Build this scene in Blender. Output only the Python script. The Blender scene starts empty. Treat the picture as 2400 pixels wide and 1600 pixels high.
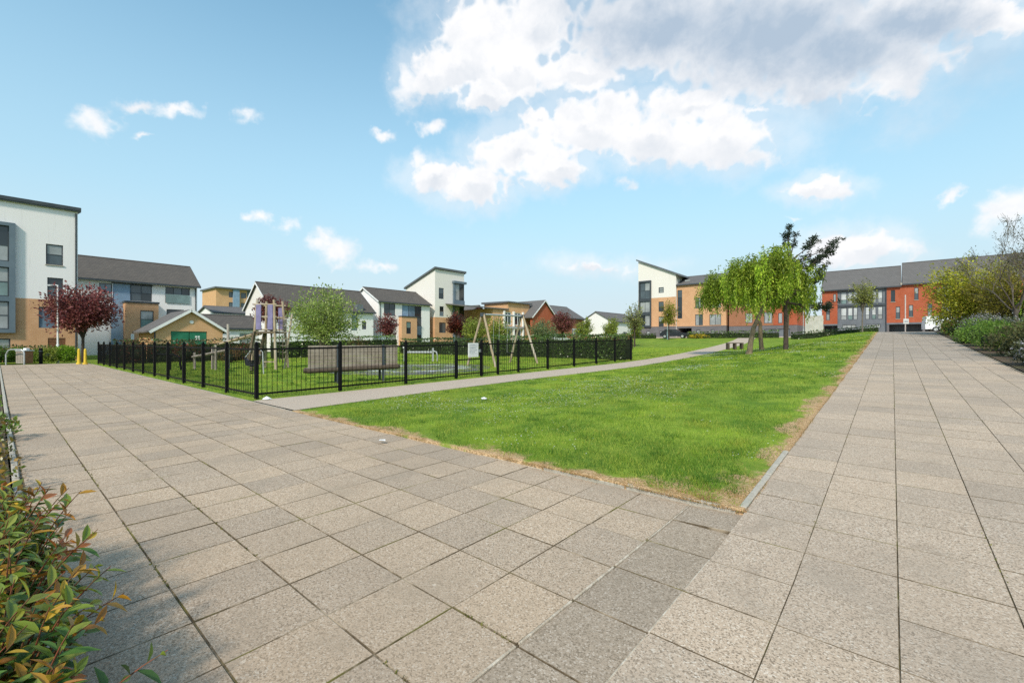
import bpy, math, random
import numpy as np
from mathutils import Vector, Matrix

R = math.radians
sc = bpy.context.scene
col = sc.collection
rnd = random.Random(7)
NP = np.random.RandomState(11)
YAW = R(40.65)

# ------------------------------------------------------------------ camera, sky, sun, exposure
# Ground plan in metres: U runs along the right-hand walkway, V runs along the plaza. World x = -V, y = U.
cam = bpy.data.cameras.new('camera')
cam.sensor_width = 36.0
cam.lens = 15.58
cam.clip_start = 0.05
cam.clip_end = 6000
camo = bpy.data.objects.new('camera', cam)
col.objects.link(camo)
camo.location = (0, 0, 1.3)
camo.rotation_euler = (R(90), 0, YAW)
sc.camera = camo

SUN_AZ = math.atan2(0.38, -0.78)      # from behind the viewer
SUN_EL = R(42)
SKY_STRENGTH = 0.15
SUN_STRENGTH = 2.75
EXPOSURE = 0.52
sc.view_settings.view_transform = 'Standard'
sc.view_settings.look = 'None'
sc.view_settings.gamma = 1.0
sc.view_settings.use_curve_mapping = False
sc.view_settings.exposure = EXPOSURE

sun = bpy.data.lights.new('sun', 'SUN')
sun.energy = SUN_STRENGTH
sun.angle = R(6.0)
sun.color = (1.0, 0.90, 0.76)
suno = bpy.data.objects.new('sun', sun)
col.objects.link(suno)
sdir = Vector((math.sin(SUN_AZ) * math.cos(SUN_EL), math.cos(SUN_AZ) * math.cos(SUN_EL), math.sin(SUN_EL)))
suno.rotation_euler = sdir.to_track_quat('Z', 'Y').to_euler()
suno.location = sdir * 60


class Nodes:
    """short-hand for building node trees"""
    def __init__(s, tree):
        s.t = tree
        tree.nodes.clear()

    @staticmethod
    def o(v):
        return v.outputs[2] if v.bl_idname == 'ShaderNodeMix' else v.outputs[0]

    def n(s, typ, ins=None, **kw):
        nd = s.t.nodes.new(typ)
        for k, v in kw.items():
            setattr(nd, k, v)
        for k, v in (ins or {}).items():
            if isinstance(v, tuple) and len(v) == 2 and hasattr(v[0], 'outputs'):
                s.t.links.new(v[0].outputs[v[1]], nd.inputs[k])
            elif hasattr(v, 'outputs'):
                s.t.links.new(s.o(v), nd.inputs[k])
            else:
                nd.inputs[k].default_value = v
        return nd

    def m(s, op, a, b=None, c=None, clamp=False):
        nd = s.t.nodes.new('ShaderNodeMath')
        nd.operation = op
        nd.use_clamp = clamp
        for i, v in enumerate((a, b, c)):
            if v is None:
                continue
            if isinstance(v, tuple):
                s.t.links.new(v[0].outputs[v[1]], nd.inputs[i])
            elif hasattr(v, 'outputs'):
                s.t.links.new(v.outputs[0], nd.inputs[i])
            else:
                nd.inputs[i].default_value = v
        return nd

    def mix(s, fac, a, b, blend='MIX'):
        nd = s.t.nodes.new('ShaderNodeMix')
        nd.data_type = 'RGBA'
        nd.blend_type = blend
        for idx, v in ((0, fac), (6, a), (7, b)):
            if isinstance(v, tuple) and hasattr(v[0], 'outputs'):
                s.t.links.new(v[0].outputs[v[1]], nd.inputs[idx])
            elif hasattr(v, 'outputs'):
                s.t.links.new(s.o(v), nd.inputs[idx])
            else:
                nd.inputs[idx].default_value = v if idx == 0 or len(v) == 4 else (*v, 1)
        return nd

    def smooth(s, v, a, b, lo=0.0, hi=1.0):
        nd = s.t.nodes.new('ShaderNodeMapRange')
        nd.interpolation_type = 'SMOOTHSTEP'
        s.t.links.new(v.outputs[0], nd.inputs[0])
        for i, q in ((1, a), (2, b), (3, lo), (4, hi)):
            nd.inputs[i].default_value = q
        return nd

    def link(s, a, b):
        s.t.links.new(s.o(a) if hasattr(a, 'outputs') else a, b)


def build_world():
    w = bpy.data.worlds.new('World')
    sc.world = w
    w.use_nodes = True
    N = Nodes(w.node_tree)
    tc = N.n('ShaderNodeTexCoord')
    gen = (tc, 'Generated')
    K = 1.0 / SKY_STRENGTH / (2 ** EXPOSURE)
    sky = N.n('ShaderNodeTexSky', sky_type='NISHITA', sun_disc=False, sun_elevation=SUN_EL, sun_rotation=SUN_AZ,
              air_density=1.25, dust_density=0.7, ozone_density=2.2, altitude=0)
    hsv = N.n('ShaderNodeHueSaturation', {'Hue': 0.485, 'Saturation': 0.90, 'Value': 1.02, 'Color': sky})
    hsv = N.mix(1.0, hsv, (0.72, 0.97, 1.00), 'MULTIPLY')
    sep = N.n('ShaderNodeSeparateXYZ', {0: gen})
    az = N.m('MULTIPLY', N.m('ARCTAN2', (sep, 0), (sep, 1)), 57.2958)
    el = N.m('MULTIPLY', N.m('ARCSINE', (sep, 2)), 57.2958)
    p0 = N.n('ShaderNodeCombineXYZ', {0: az, 1: el})
    # pale band of thin haze low in the sky, all the way round
    low = N.smooth(el, -6.0, 46.0, 1.0, 0.0)
    skyc = N.mix(low, hsv, (0.54 * K, 0.75 * K, 0.87 * K))
    skyc = N.mix(N.smooth(el, -4.0, 17.0, 0.85, 0.0), skyc, (0.74 * K, 0.82 * K, 0.87 * K))
    # domain warp and billow noise (in sky directions)
    wn = N.n('ShaderNodeTexNoise', {'Vector': gen, 'Scale': 9.0, 'Detail': 5.0, 'Roughness': 0.6})
    wv = N.n('ShaderNodeVectorMath', {0: (wn, 'Color'), 1: (0.5, 0.5, 0.5)}, operation='SUBTRACT')
    ws = N.n('ShaderNodeVectorMath', {0: wv, 1: (5.5, 3.6, 0.0)}, operation='MULTIPLY')
    wn2 = N.n('ShaderNodeTexNoise', {'Vector': gen, 'Scale': 34.0, 'Detail': 4.0, 'Roughness': 0.65})
    wv2 = N.n('ShaderNodeVectorMath', {0: (wn2, 'Color'), 1: (0.5, 0.5, 0.5)}, operation='SUBTRACT')
    ws2 = N.n('ShaderNodeVectorMath', {0: wv2, 1: (2.2, 1.6, 0.0)}, operation='MULTIPLY')
    p = N.n('ShaderNodeVectorMath', {0: N.n('ShaderNodeVectorMath', {0: p0, 1: ws}, operation='ADD'), 1: ws2}, operation='ADD')
    n1 = N.n('ShaderNodeTexNoise', {'Vector': gen, 'Scale': 17.0, 'Detail': 9.0, 'Roughness': 0.62, 'Distortion': 0.25})
    n2 = N.n('ShaderNodeTexNoise', {'Vector': gen, 'Scale': 7.0, 'Detail': 6.0, 'Roughness': 0.6})
    CL = [(-43.2, 34.3, 6.7, 4.2, 1, 0, 0), (-37.6, 35.4, 5.0, 4.1, -1, 0, 0), (-47.2, 31.7, 4.4, 2.8, 3, 0, 0), (-53.2, 29.7, 2.4, 2.5, 5, 0, 0), (-50.5, 30.7, 3.3, 2.05, 4, 0, 0),
          (-40.4, 31.5, 5.6, 2.9, 0, 0, 0), (-44.4, 28.7, 3.4, 1.1, 2, 0, 0), (-23.0, 34.1, 13.1, 4.0, -8, 1, 0), (-11.2, 30.7, 12.8, 4.7, -13, 1, 0), (-3.4, 27.1, 7.9, 3.5, -17, .7, 0),
          (0.6, 24.7, 2.9, 2.8, -18, 0, 0), (1.0, 22.5, 0.95, 1.3, -17, 0, 0), (1.6, 27.8, 5.6, 2.3, -20, .35, 0), (5.9, 27.0, 3.7, 1.5, -23, .2, 0), (-32.0, 30.8, 6.0, 2.0, -4, .2, 0),
          (-31.5, 25.1, 7.1, 2.7, -3, .1, 0), (-27.2, 26.2, 4.25, 2.4, -5, 0, 0), (-23.0, 23.9, 7.6, 2.9, -7, 0, 0), (-16.1, 22.5, 5.6, 2.8, -9, 0, 0), (-12.1, 19.9, 2.6, 1.3, -10, 0, 0),
          (-36.5, 26.7, 2.8, 1.1, -2, 0, 0), (-39.3, 23.1, 6.2, 2.4, 0, .25, 0), (-35.4, 20.8, 3.9, 1.7, -2, .25, 0), (-18.5, 26.3, 5.8, 2.1, -9, .25, 0), (-11.7, 24.7, 2.1, .57, -12, 0, .2),
          (-50.5, 25.6, 1.9, .9, 4, 0, .1), (-56.9, 24.4, 1.8, .63, 6, 0, .25), (-52.6, 21.9, 1.35, 1.9, 4, 0, 0), (-49.9, 19.9, 3.3, 1.95, 3, 0, 0), (-45.5, 19.1, 4.2, 2.25, 1, 0, 0),
          (-26.1, 19.1, 2.1, .97, -5, 0, .45), (-84.0, 19.6, 2.0, 1.2, 17, 0, .05), (-80.4, 22.2, 1.9, .6, 16, 0, .15), (-77.1, 22.6, 2.3, .68, 15, 0, .15), (-71.8, 23.4, 1.8, 1.0, 12, 0, .25),
          (-80.0, 19.3, 1.2, .46, 14, 0, .5), (-70.8, 13.7, 1.2, .85, 8, 0, .1), (-67.8, 13.1, 1.7, .95, 6, 0, .05), (-63.8, 11.4, 1.6, 1.5, 5, 0, 0), (-61.9, 10.6, 2.4, 1.5, 4, 0, 0),
          (-56.9, 9.3, 2.4, .84, 3, 0, .35), (-6.4, 15.4, 2.9, 1.2, -10, 0, .05), (4.4, 13.2, .7, .9, -13, 0, .1), (7.9, 11.5, 1.4, 1.9, -13, 0, 0), (-2.3, 9.2, 3.7, 1.8, -7, 0, 0), (-7.9, 12.8, 2.0, .45, -8, 0, .5),
          (-30.0, 9.5, 9.0, 1.6, -3, 0, .72), (12.5, 10.5, 3.0, 2.2, -10, 0, .1),
          # the same fair-weather cumulus going on outside the view
          (24, 25, 8, 3.4, 0, .5, 0), (40, 17, 7, 2.6, 0, .1, 0), (62, 30, 10, 4, 0, .5, 0), (90, 14, 8, 2.4, 0, 0, 0), (115, 33, 12, 5, 0, .6, 0), (150, 20, 9, 3, 0, .1, 0), (-178, 12, 7, 2, 0, 0, 0),
          (-155, 27, 6, 3, 0, .1, 0), (-120, 31, 8, 3, 0, .2, 0), (-105, 14, 5, 1.4, 0, 0, .1), (10, 55, 16, 6, 0, .6, 0), (-90, 52, 14, 5, 0, .3, 0), (140, 58, 22, 6, 0, .5, 0), (55, 48, 10, 4, 0, .1, 0)]
    P_ = [p, 0]

    def field(sel, lift=0.0):
        acc = None
        for (a, e, ra, re, rot, g, fade) in CL:
            if not sel(ra, g):
                continue
            mp = N.n('ShaderNodeMapping', {'Vector': P_[0], 'Location': (a - .25 * lift * ra, e + lift * re, 0), 'Rotation': (0, 0, R(rot)), 'Scale': (ra, re, 1)}, vector_type='TEXTURE')
            ln = N.n('ShaderNodeVectorMath', {0: mp}, operation='LENGTH')
            v = N.m('ADD', (ln, 'Value'), fade)
            acc = v if acc is None else N.m('SMOOTH_MIN', acc, v, 0.15)
            P_[1] += 1
            if P_[1] % 12 == 0:      # evaluate in batches (keeps the shader's stack small)
                P_[0] = N.n('ShaderNodeVectorMath', {0: P_[0], 1: N.m('MULTIPLY', acc, 1e-6)}, operation='ADD')
        return acc
    Lg = field(lambda ra, g: g >= .3)
    Lb = N.m('SMOOTH_MIN', field(lambda ra, g: ra >= 2.8 and g < .3), Lg, 0.15)
    Ls = field(lambda ra, g: ra < 2.8 and g < .3)
    Lt = field(lambda ra, g: ra >= 2.8 and g < .3, 0.6)
    vn = N.n('ShaderNodeTexNoise', {'Vector': gen, 'Scale': 26.0, 'Detail': 1.5, 'Roughness': 0.5})
    vb = N.m('MULTIPLY', N.m('ABSOLUTE', N.m('SUBTRACT', vn, 0.5)), 2.2)
    ns = N.m('ADD', N.m('MULTIPLY', N.m('SUBTRACT', n1, 0.5), 1.2), N.m('ADD', N.m('MULTIPLY', N.m('SUBTRACT', n2, 0.5), 0.8), N.m('MULTIPLY', N.m('SUBTRACT', vb, 0.30), 0.9)))
    core = N.m('MAXIMUM', N.smooth(N.m('ADD', Lb, ns), 1.24, 0.56), N.smooth(N.m('ADD', Ls, N.m('MULTIPLY', ns, 1.15)), 1.22, 0.05, 0.0, 0.95))
    veil = N.smooth(N.m('ADD', Lb, N.m('MULTIPLY', N.m('SUBTRACT', n2, 0.5), 3.0)), 2.1, 0.9, 0.0, 0.42)
    mask = N.m('MAXIMUM', core, veil)
    # light from upper left: undersides and hollows turn grey
    off = N.n('ShaderNodeVectorMath', {0: gen, 1: (0.012, 0.006, -0.03)}, operation='ADD')
    n3 = N.n('ShaderNodeTexNoise', {'Vector': off, 'Scale': 17.0, 'Detail': 6.0, 'Roughness': 0.6, 'Distortion': 0.25})
    bill = N.m('MULTIPLY', N.m('SUBTRACT', n3, n1), 0.7)
    base = N.smooth(N.m('SUBTRACT', N.m('ADD', Lt, N.m('MULTIPLY', N.m('SUBTRACT', n1, 0.5), 0.8)), Lb), 0.20, 0.95, 0.0, 0.50)
    gfac = N.smooth(N.m('ADD', Lg, N.m('MULTIPLY', N.m('SUBTRACT', n2, 0.5), 1.0)), 1.35, 0.1)
    sh = N.m('ADD', N.m('MAXIMUM', N.m('MULTIPLY', gfac, 0.95), base), N.m('ADD', bill, 0.03), clamp=True)
    ccol = N.mix(sh, (1.02 * K, 1.02 * K, 1.03 * K), (0.46 * K, 0.57 * K, 0.70 * K))
    fin = N.mix(mask, skyc, ccol)
    bg = N.n('ShaderNodeBackground', {'Strength': SKY_STRENGTH})
    N.link(fin, bg.inputs['Color'])
    out = N.n('ShaderNodeOutputWorld', {'Surface': bg})
    w.cycles.sampling_method = 'MANUAL'
    w.cycles.sample_map_resolution = 512


build_world()
sc.cycles.use_denoising = False
sc.cycles.max_bounces = 6
sc.cycles.diffuse_bounces = 3
sc.cycles.glossy_bounces = 2
sc.cycles.transmission_bounces = 3
sc.cycles.transparent_max_bounces = 6

# ------------------------------------------------------------------ helpers
def ss(t):
    t = np.clip(t, 0, 1)
    return t * t * (3 - 2 * t)


def gz(U, V):
    """height of the ground: flat plaza, lawn and walkway rise to a crest"""
    U = np.asarray(U, float); V = np.asarray(V, float)
    r = np.maximum(U - 2.8, 0)
    zw = .050 * np.where(r < 40, r, 40 + .3 * (r - 40))          # walkway side
    r = np.maximum(U - 3.6, 0)
    q = np.minimum(r, 76)
    zp = .0093 * q + .00026 * q * q + .02 * np.maximum(r - 76, 0)    # playground and far lawn side
    t = ss((V - 1.0) / 8.5)
    return zw * (1 - t) + zp * t


def W(u, v, z=0.0):
    return (-v, u, z)


def WG(u, v, dz=0.0):
    return (-v, u, float(gz(u, v)) + dz)


MATS = {}


def mat(name, c1, c2=None, rough=0.8, scale=6.0, detail=4.0, lo=0.35, hi=0.65, bump=0.0, bscale=None, metal=0.0, spec=0.3, c3=None, s3=0.7, coord='world', stretch=None):
    """two-tone noise material (third tone in larger patches), optional fine relief"""
    m = bpy.data.materials.new(name)
    m.use_nodes = True
    N = Nodes(m.node_tree)
    if coord == 'world':
        g = N.n('ShaderNodeNewGeometry')
        v = (g, 'Position')
    else:
        g = N.n('ShaderNodeTexCoord')
        v = (g, 'Object')
    if stretch:
        v = N.n('ShaderNodeVectorMath', {0: v, 1: stretch}, operation='MULTIPLY')
    b = N.n('ShaderNodeBsdfPrincipled', {'Roughness': rough, 'Metallic': metal, 'Specular IOR Level': spec})
    c2 = c2 or c1
    nz = N.n('ShaderNodeTexNoise', {'Vector': v, 'Scale': scale, 'Detail': detail, 'Roughness': 0.6})
    f = N.smooth(nz, lo, hi)
    c = N.mix(f, c1, c2)
    if c3:
        nz2 = N.n('ShaderNodeTexNoise', {'Vector': v, 'Scale': s3, 'Detail': 3.0})
        f2 = N.smooth(nz2, 0.45, 0.7)
        c = N.mix(f2, c, c3)
    N.link(c, b.inputs['Base Color'])
    if bump:
        nb = N.n('ShaderNodeTexNoise', {'Vector': v, 'Scale': bscale or scale * 4, 'Detail': 5.0})
        bp = N.n('ShaderNodeBump', {'Strength': bump, 'Distance': 0.02, 'Height': nb})
        N.link(bp.outputs[0], b.inputs['Normal'])
    N.n('ShaderNodeOutputMaterial', {'Surface': b})
    MATS[name] = m
    return m


def brick_mat(name, a, b_, mortar, bw=.225, bh=.075, ms=.009, dark=None):
    m = bpy.data.materials.new(name)
    m.use_nodes = True
    N = Nodes(m.node_tree)
    g = N.n('ShaderNodeNewGeometry')
    s = N.n('ShaderNodeSeparateXYZ', {0: (g, 'Position')})
    v = N.n('ShaderNodeCombineXYZ', {0: N.m('ADD', (s, 0), (s, 1)), 1: (s, 2)})
    br = N.n('ShaderNodeTexBrick', {'Vector': v, 'Color1': (*a, 1), 'Color2': (*b_, 1), 'Mortar': (*mortar, 1), 'Scale': 1.0, 'Mortar Size': ms, 'Mortar Smooth': .3, 'Bias': 0.0, 'Brick Width': bw, 'Row Height': bh})
    nz = N.n('ShaderNodeTexNoise', {'Vector': (g, 'Position'), 'Scale': .9, 'Detail': 5.0, 'Roughness': .65})
    f = N.smooth(nz, .3, .72, .0, .55)
    d = dark or tuple(x * .72 for x in a)
    c = N.mix(f, (br, 'Color'), d)
    b = N.n('ShaderNodeBsdfPrincipled', {'Roughness': .9, 'Specular IOR Level': .15})
    N.link(c, b.inputs['Base Color'])
    bp = N.n('ShaderNodeBump', {'Strength': .3, 'Distance': .01, 'Height': (br, 'Fac')}, invert=True)
    N.link(bp.outputs[0], b.inputs['Normal'])
    N.n('ShaderNodeOutputMaterial', {'Surface': b})
    MATS[name] = m
    return m


def render_mat(name, c, streak, amt=.35):
    """painted render: faint mottling and vertical rain streaks"""
    m = bpy.data.materials.new(name)
    m.use_nodes = True
    N = Nodes(m.node_tree)
    g = N.n('ShaderNodeNewGeometry')
    v = N.n('ShaderNodeVectorMath', {0: (g, 'Position'), 1: (2.2, 2.2, .13)}, operation='MULTIPLY')
    n1 = N.n('ShaderNodeTexNoise', {'Vector': v, 'Scale': 2.4, 'Detail': 5.0, 'Roughness': .7})
    n2 = N.n('ShaderNodeTexNoise', {'Vector': (g, 'Position'), 'Scale': .5, 'Detail': 4.0})
    f = N.m('MULTIPLY', N.smooth(n1, .52, .85), N.smooth(n2, .35, .7))
    c_ = N.mix(N.m('MULTIPLY', f, amt * 2), c, streak)
    b = N.n('ShaderNodeBsdfPrincipled', {'Roughness': .92, 'Specular IOR Level': .15})
    N.link(c_, b.inputs['Base Color'])
    N.n('ShaderNodeOutputMaterial', {'Surface': b})
    MATS[name] = m
    return m


def leaf_mat(name, rough=.5, transl=.35, spec=.3):
    """leaf colour comes from the leaf's own tint attribute"""
    m = bpy.data.materials.new(name)
    m.use_nodes = True
    N = Nodes(m.node_tree)
    at = N.n('ShaderNodeAttribute', attribute_name='tint')
    b = N.n('ShaderNodeBsdfPrincipled', {'Base Color': (at, 'Color'), 'Roughness': rough, 'Specular IOR Level': spec})
    t = N.n('ShaderNodeBsdfTranslucent', {'Color': (at, 'Color')})
    mx = N.n('ShaderNodeMixShader', {0: transl, 1: b, 2: t})
    N.n('ShaderNodeOutputMaterial', {'Surface': mx})
    MATS[name] = m
    return m


class MB:
    """collects faces for one mesh object"""
    def __init__(s):
        s.v = []
        s.f = []

    def add(s, vs, fs):
        o = len(s.v)
        s.v += [tuple(q) for q in vs]
        s.f += [tuple(i + o for i in f) for f in fs]
        return s

    def box(s, x0, x1, y0, y1, z0, z1):
        vs = [(x0, y0, z0), (x1, y0, z0), (x1, y1, z0), (x0, y1, z0), (x0, y0, z1), (x1, y0, z1), (x1, y1, z1), (x0, y1, z1)]
        return s.add(vs, [(0, 3, 2, 1), (4, 5, 6, 7), (0, 1, 5, 4), (1, 2, 6, 5), (2, 3, 7, 6), (3, 0, 4, 7)])

    def bbox(s, x0, x1, y0, y1, z0, z1, b=.01):
        """box with chamfered vertical and top edges"""
        P = []
        for z, i in ((z0, 0), (z1 - b, 0), (z1, b)):
            a0, a1, c0, c1 = x0 + i, x1 - i, y0 + i, y1 - i
            P += [(a0 + b, c0, z), (a1 - b, c0, z), (a1, c0 + b, z), (a1, c1 - b, z), (a1 - b, c1, z), (a0 + b, c1, z), (a0, c1 - b, z), (a0, c0 + b, z)]
        F = [tuple(range(16, 24)), tuple(range(7, -1, -1))]
        for L in (0, 8):
            F += [(L + i, L + (i + 1) % 8, L + 8 + (i + 1) % 8, L + 8 + i) for i in range(8)]
        return s.add(P, F)

    def tube(s, pts, rads, n=8, cap=True):
        pts = [Vector(p) for p in pts]
        if not isinstance(rads, (list, tuple)):
            rads = [rads] * len(pts)
        o = len(s.v)
        for i, p in enumerate(pts):
            d = (pts[min(i + 1, len(pts) - 1)] - pts[max(i - 1, 0)])
            if d.length < 1e-6:
                d = Vector((0, 0, 1))
            d.normalize()
            a = d.cross(Vector((0.31, 0.95, 0.05)))
            if a.length < .1:
                a = d.cross(Vector((1, 0, 0)))
            a.normalize()
            b = d.cross(a)
            for k in range(n):
                t = 2 * math.pi * k / n
                s.v.append(tuple(p + (a * math.cos(t) + b * math.sin(t)) * rads[i]))
        for i in range(len(pts) - 1):
            for k in range(n):
                s.f.append((o + i * n + k, o + i * n + (k + 1) % n, o + (i + 1) * n + (k + 1) % n, o + (i + 1) * n + k))
        if cap:
            s.f.append(tuple(o + k for k in range(n - 1, -1, -1)))
            s.f.append(tuple(o + (len(pts) - 1) * n + k for k in range(n)))
        return s

    def bar(s, p, q, w, h):
        """rectangular bar from p to q, w across, h high"""
        p, q = Vector(p), Vector(q)
        d = (q - p).normalized()
        a = d.cross(Vector((0, 0, 1)))
        if a.length < .05:
            a = Vector((1, 0, 0))
        a.normalize()
        b = a.cross(d)
        vs = []
        for c in (p, q):
            for i, j in ((-1, -1), (1, -1), (1, 1), (-1, 1)):
                vs.append(c + a * (i * w / 2) + b * (j * h / 2))
        return s.add(vs, [(0, 1, 2, 3), (7, 6, 5, 4), (0, 4, 5, 1), (1, 5, 6, 2), (2, 6, 7, 3), (3, 7, 4, 0)])

    def sphere(s, c, r, n=10, m=6, sz=1.0):
        o = len(s.v)
        for j in range(m + 1):
            t = math.pi * j / m
            for k in range(n):
                a = 2 * math.pi * k / n
                s.v.append((c[0] + r * math.sin(t) * math.cos(a), c[1] + r * math.sin(t) * math.sin(a), c[2] + r * math.cos(t) * sz))
        for j in range(m):
            for k in range(n):
                s.f.append((o + j * n + k, o + (j + 1) * n + k, o + (j + 1) * n + (k + 1) % n, o + j * n + (k + 1) % n))
        return s

    def prism(s, poly, y0, y1):
        """polygon in x,z pushed from y0 to y1"""
        n = len(poly)
        vs = [(x, y0, z) for x, z in poly] + [(x, y1, z) for x, z in poly]
        return s.add(vs, [tuple(range(n)), tuple(range(2 * n - 1, n - 1, -1))] + [(i, i + n, (i + 1) % n + n, (i + 1) % n) for i in range(n)])

    def prism_x(s, poly, x0, x1):
        """polygon in y,z pushed from x0 to x1"""
        n = len(poly)
        vs = [(x0, y, z) for y, z in poly] + [(x1, y, z) for y, z in poly]
        return s.add(vs, [tuple(range(n - 1, -1, -1)), tuple(range(n, 2 * n))] + [(i, (i + 1) % n, (i + 1) % n + n, i + n) for i in range(n)])

    def mesh(s, name, m=None, smooth=False):
        me = bpy.data.meshes.new(name)
        me.from_pydata(s.v, [], s.f)
        if smooth:
            me.polygons.foreach_set('use_smooth', [True] * len(me.polygons))
        if m:
            me.materials.append(MATS[m] if isinstance(m, str) else m)
        me.update()
        return me

    def build(s, name, m, parent=None, smooth=False, loc=(0, 0, 0)):
        o = bpy.data.objects.new(name, s.mesh(name, m, smooth))
        col.objects.link(o)
        o.location = loc
        o.parent = parent
        return o


def tag(o, label, cat, group=None):
    o['label'] = label
    o['category'] = cat
    if group:
        o['group'] = group
    return o


def thing(name, label, cat, loc, rz=0.0, group=None):
    o = bpy.data.objects.new(name, None)
    col.objects.link(o)
    o.location = loc
    o.rotation_euler = (0, 0, rz)
    o.empty_display_size = .2
    return tag(o, label, cat, group)


def inst(me, name, parent, loc, rot=(0, 0, 0), scale=None):
    o = bpy.data.objects.new(name, me)
    col.objects.link(o)
    o.parent = parent
    o.location = loc
    o.rotation_euler = rot
    if scale:
        o.scale = scale
    return o


def fastmesh(name, V, F, m, tint=None, smooth=False):
    me = bpy.data.meshes.new(name)
    me.from_pydata(np.ascontiguousarray(V, dtype=np.float32), [], np.ascontiguousarray(F, dtype=np.int32))
    if tint is not None:
        a = me.color_attributes.new('tint', 'FLOAT_COLOR', 'POINT')
        c = np.ones((len(V), 4), np.float32)
        c[:, :3] = tint
        a.data.foreach_set('color', c.ravel())
    if smooth:
        me.polygons.foreach_set('use_smooth', [True] * len(me.polygons))
    me.materials.append(MATS[m])
    me.update()
    return me


def addobj(name, me, parent=None, loc=(0, 0, 0)):
    o = bpy.data.objects.new(name, me)
    col.objects.link(o)
    o.parent = parent
    o.location = loc
    return o


def struct(o):
    o['kind'] = 'structure'
    return o


def stuff(o):
    o['kind'] = 'stuff'
    return o


# ------------------------------------------------------------------ materials
render_mat('white_render', (.80, .77, .765), (.36, .36, .36))
render_mat('cream_render', (.74, .695, .65), (.40, .38, .36), .25)
brick_mat('buff_brick', (.67, .37, .195), (.59, .31, .16), (.56, .40, .28))
brick_mat('buff_brick_pale', (.70, .40, .20), (.62, .34, .165), (.58, .42, .29))
brick_mat('red_brick', (.44, .098, .040), (.36, .075, .032), (.38, .20, .14))
brick_mat('brown_brick', (.38, .16, .08), (.30, .12, .06), (.34, .22, .16))
brick_mat('grey_brick', (.16, .15, .16), (.12, .115, .125), (.22, .21, .21))
brick_mat('roof_tile', (.105, .093, .084), (.13, .114, .10), (.06, .054, .05), .3, .20, .012, (.088, .08, .074))
brick_mat('roof_slate', (.135, .128, .126), (.16, .15, .146), (.08, .076, .076), .3, .22, .012, (.12, .113, .11))
mat('zinc_edge', (.10, .11, .12), (.14, .15, .16), .5)
mat('dark_metal', (.045, .055, .065), (.06, .07, .08), .45, scale=2)
mat('bay_grey', (.115, .155, .19), (.14, .18, .215), .5, scale=1.2)
mat('blue_panel', (.20, .29, .40), (.25, .345, .46), .5, scale=1.5)
mat('grey_panel', (.12, .135, .155), (.155, .17, .19), .55, scale=1.4)
mat('green_door', (.022, .15, .085), (.03, .185, .105), .45, scale=3)
mat('brown_wood', (.20, .09, .045), (.26, .12, .06), .7, scale=5)
mat('white_paint', (.78, .78, .77), (.72, .72, .71), .5, scale=3)
mat('black_paint', (.004, .004, .0045), (.007, .007, .008), .5, scale=20, spec=.12)
mat('yellow_paint', (.72, .50, .045), (.62, .41, .04), .5, scale=7)
mat('purple_panel', (.17, .15, .27), (.22, .195, .34), .5, scale=5)
mat('timber', (.42, .33, .22), (.30, .235, .155), .85, scale=14, bump=.2, stretch=(1, 1, .25), c3=(.46, .40, .32), s3=2)
mat('timber_dark', (.16, .125, .085), (.105, .08, .055), .85, scale=14, bump=.2)
mat('timber_grey', (.36, .31, .26), (.26, .22, .185), .85, scale=12, bump=.2, c3=(.42, .38, .33), s3=3)
mat('beam_brown', (.07, .052, .038), (.10, .075, .055), .85, scale=10)
mat('timber_bench', (.27, .225, .18), (.20, .165, .13), .85, scale=12, bump=.2, c3=(.31, .27, .22), s3=3)
mat('screen_board', (.50, .53, .46), (.42, .45, .38), .7, scale=2)
mat('pole_pink', (.60, .52, .49), (.52, .45, .42), .5, scale=4)
mat('galvanised', (.42, .43, .43), (.52, .53, .53), .4, scale=12, metal=.4)
mat('mortar_pale', (.56, .49, .40), (.40, .33, .25), .95, scale=16, lo=.35, hi=.6, bump=.4)
mat('concrete', (.36, .32, .26), (.45, .41, .35), .9, scale=30, bump=.25, c3=(.36, .35, .29), s3=3)
mat('bark_grey', (.115, .095, .075), (.20, .17, .14), .95, scale=18, bump=.6, stretch=(1, 1, .35))
mat('bark_twig', (.085, .068, .055), (.13, .105, .085), .95, scale=18, bump=.4)
mat('bark_dark', (.05, .038, .03), (.085, .062, .05), .95, scale=18, bump=.5)
mat('bark_willow', (.13, .10, .065), (.21, .165, .105), .95, scale=14, bump=.7, stretch=(1, 1, .3))
mat('stem_red', (.19, .055, .025), (.12, .07, .03), .7, scale=30)
mat('soil', (.085, .058, .038), (.15, .105, .07), .98, scale=26, bump=.8, c3=(.10, .09, .04), s3=1.4)
mat('tarmac_path', (.42, .335, .265), (.50, .41, .325), .95, scale=60, bump=.35, c3=(.45, .36, .28), s3=.8)
mat('rubber', (.10, .095, .11), (.13, .122, .14), .9, scale=80, bump=.2)
mat('rubber_white', (.50, .50, .55), (.22, .21, .24), .8, scale=5, lo=.4, hi=.6)
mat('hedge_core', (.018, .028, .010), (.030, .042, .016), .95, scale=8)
mat('car_white', (.72, .73, .74), rough=.22, spec=.6)
mat('car_dark', (.02, .022, .03), rough=.22, spec=.6)
mat('car_red', (.32, .02, .02), rough=.22, spec=.6)
mat('car_glass', (.02, .024, .028), rough=.06, spec=.8)
mat('tyre', (.02, .02, .02), rough=.8)
mat('sign_white', (.70, .71, .69), (.63, .64, .62), .6, scale=9)
mat('sign_ink', (.26, .29, .33), (.34, .36, .40), .6, scale=30)
mat('blind', (.62, .62, .60), (.50, .50, .48), .7, scale=3)
mat('litter_white', (.80, .80, .80), (.68, .68, .68), .7, scale=30)
mat('far_hill', (.06, .085, .05), (.08, .10, .06), .95, scale=.02)
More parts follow.
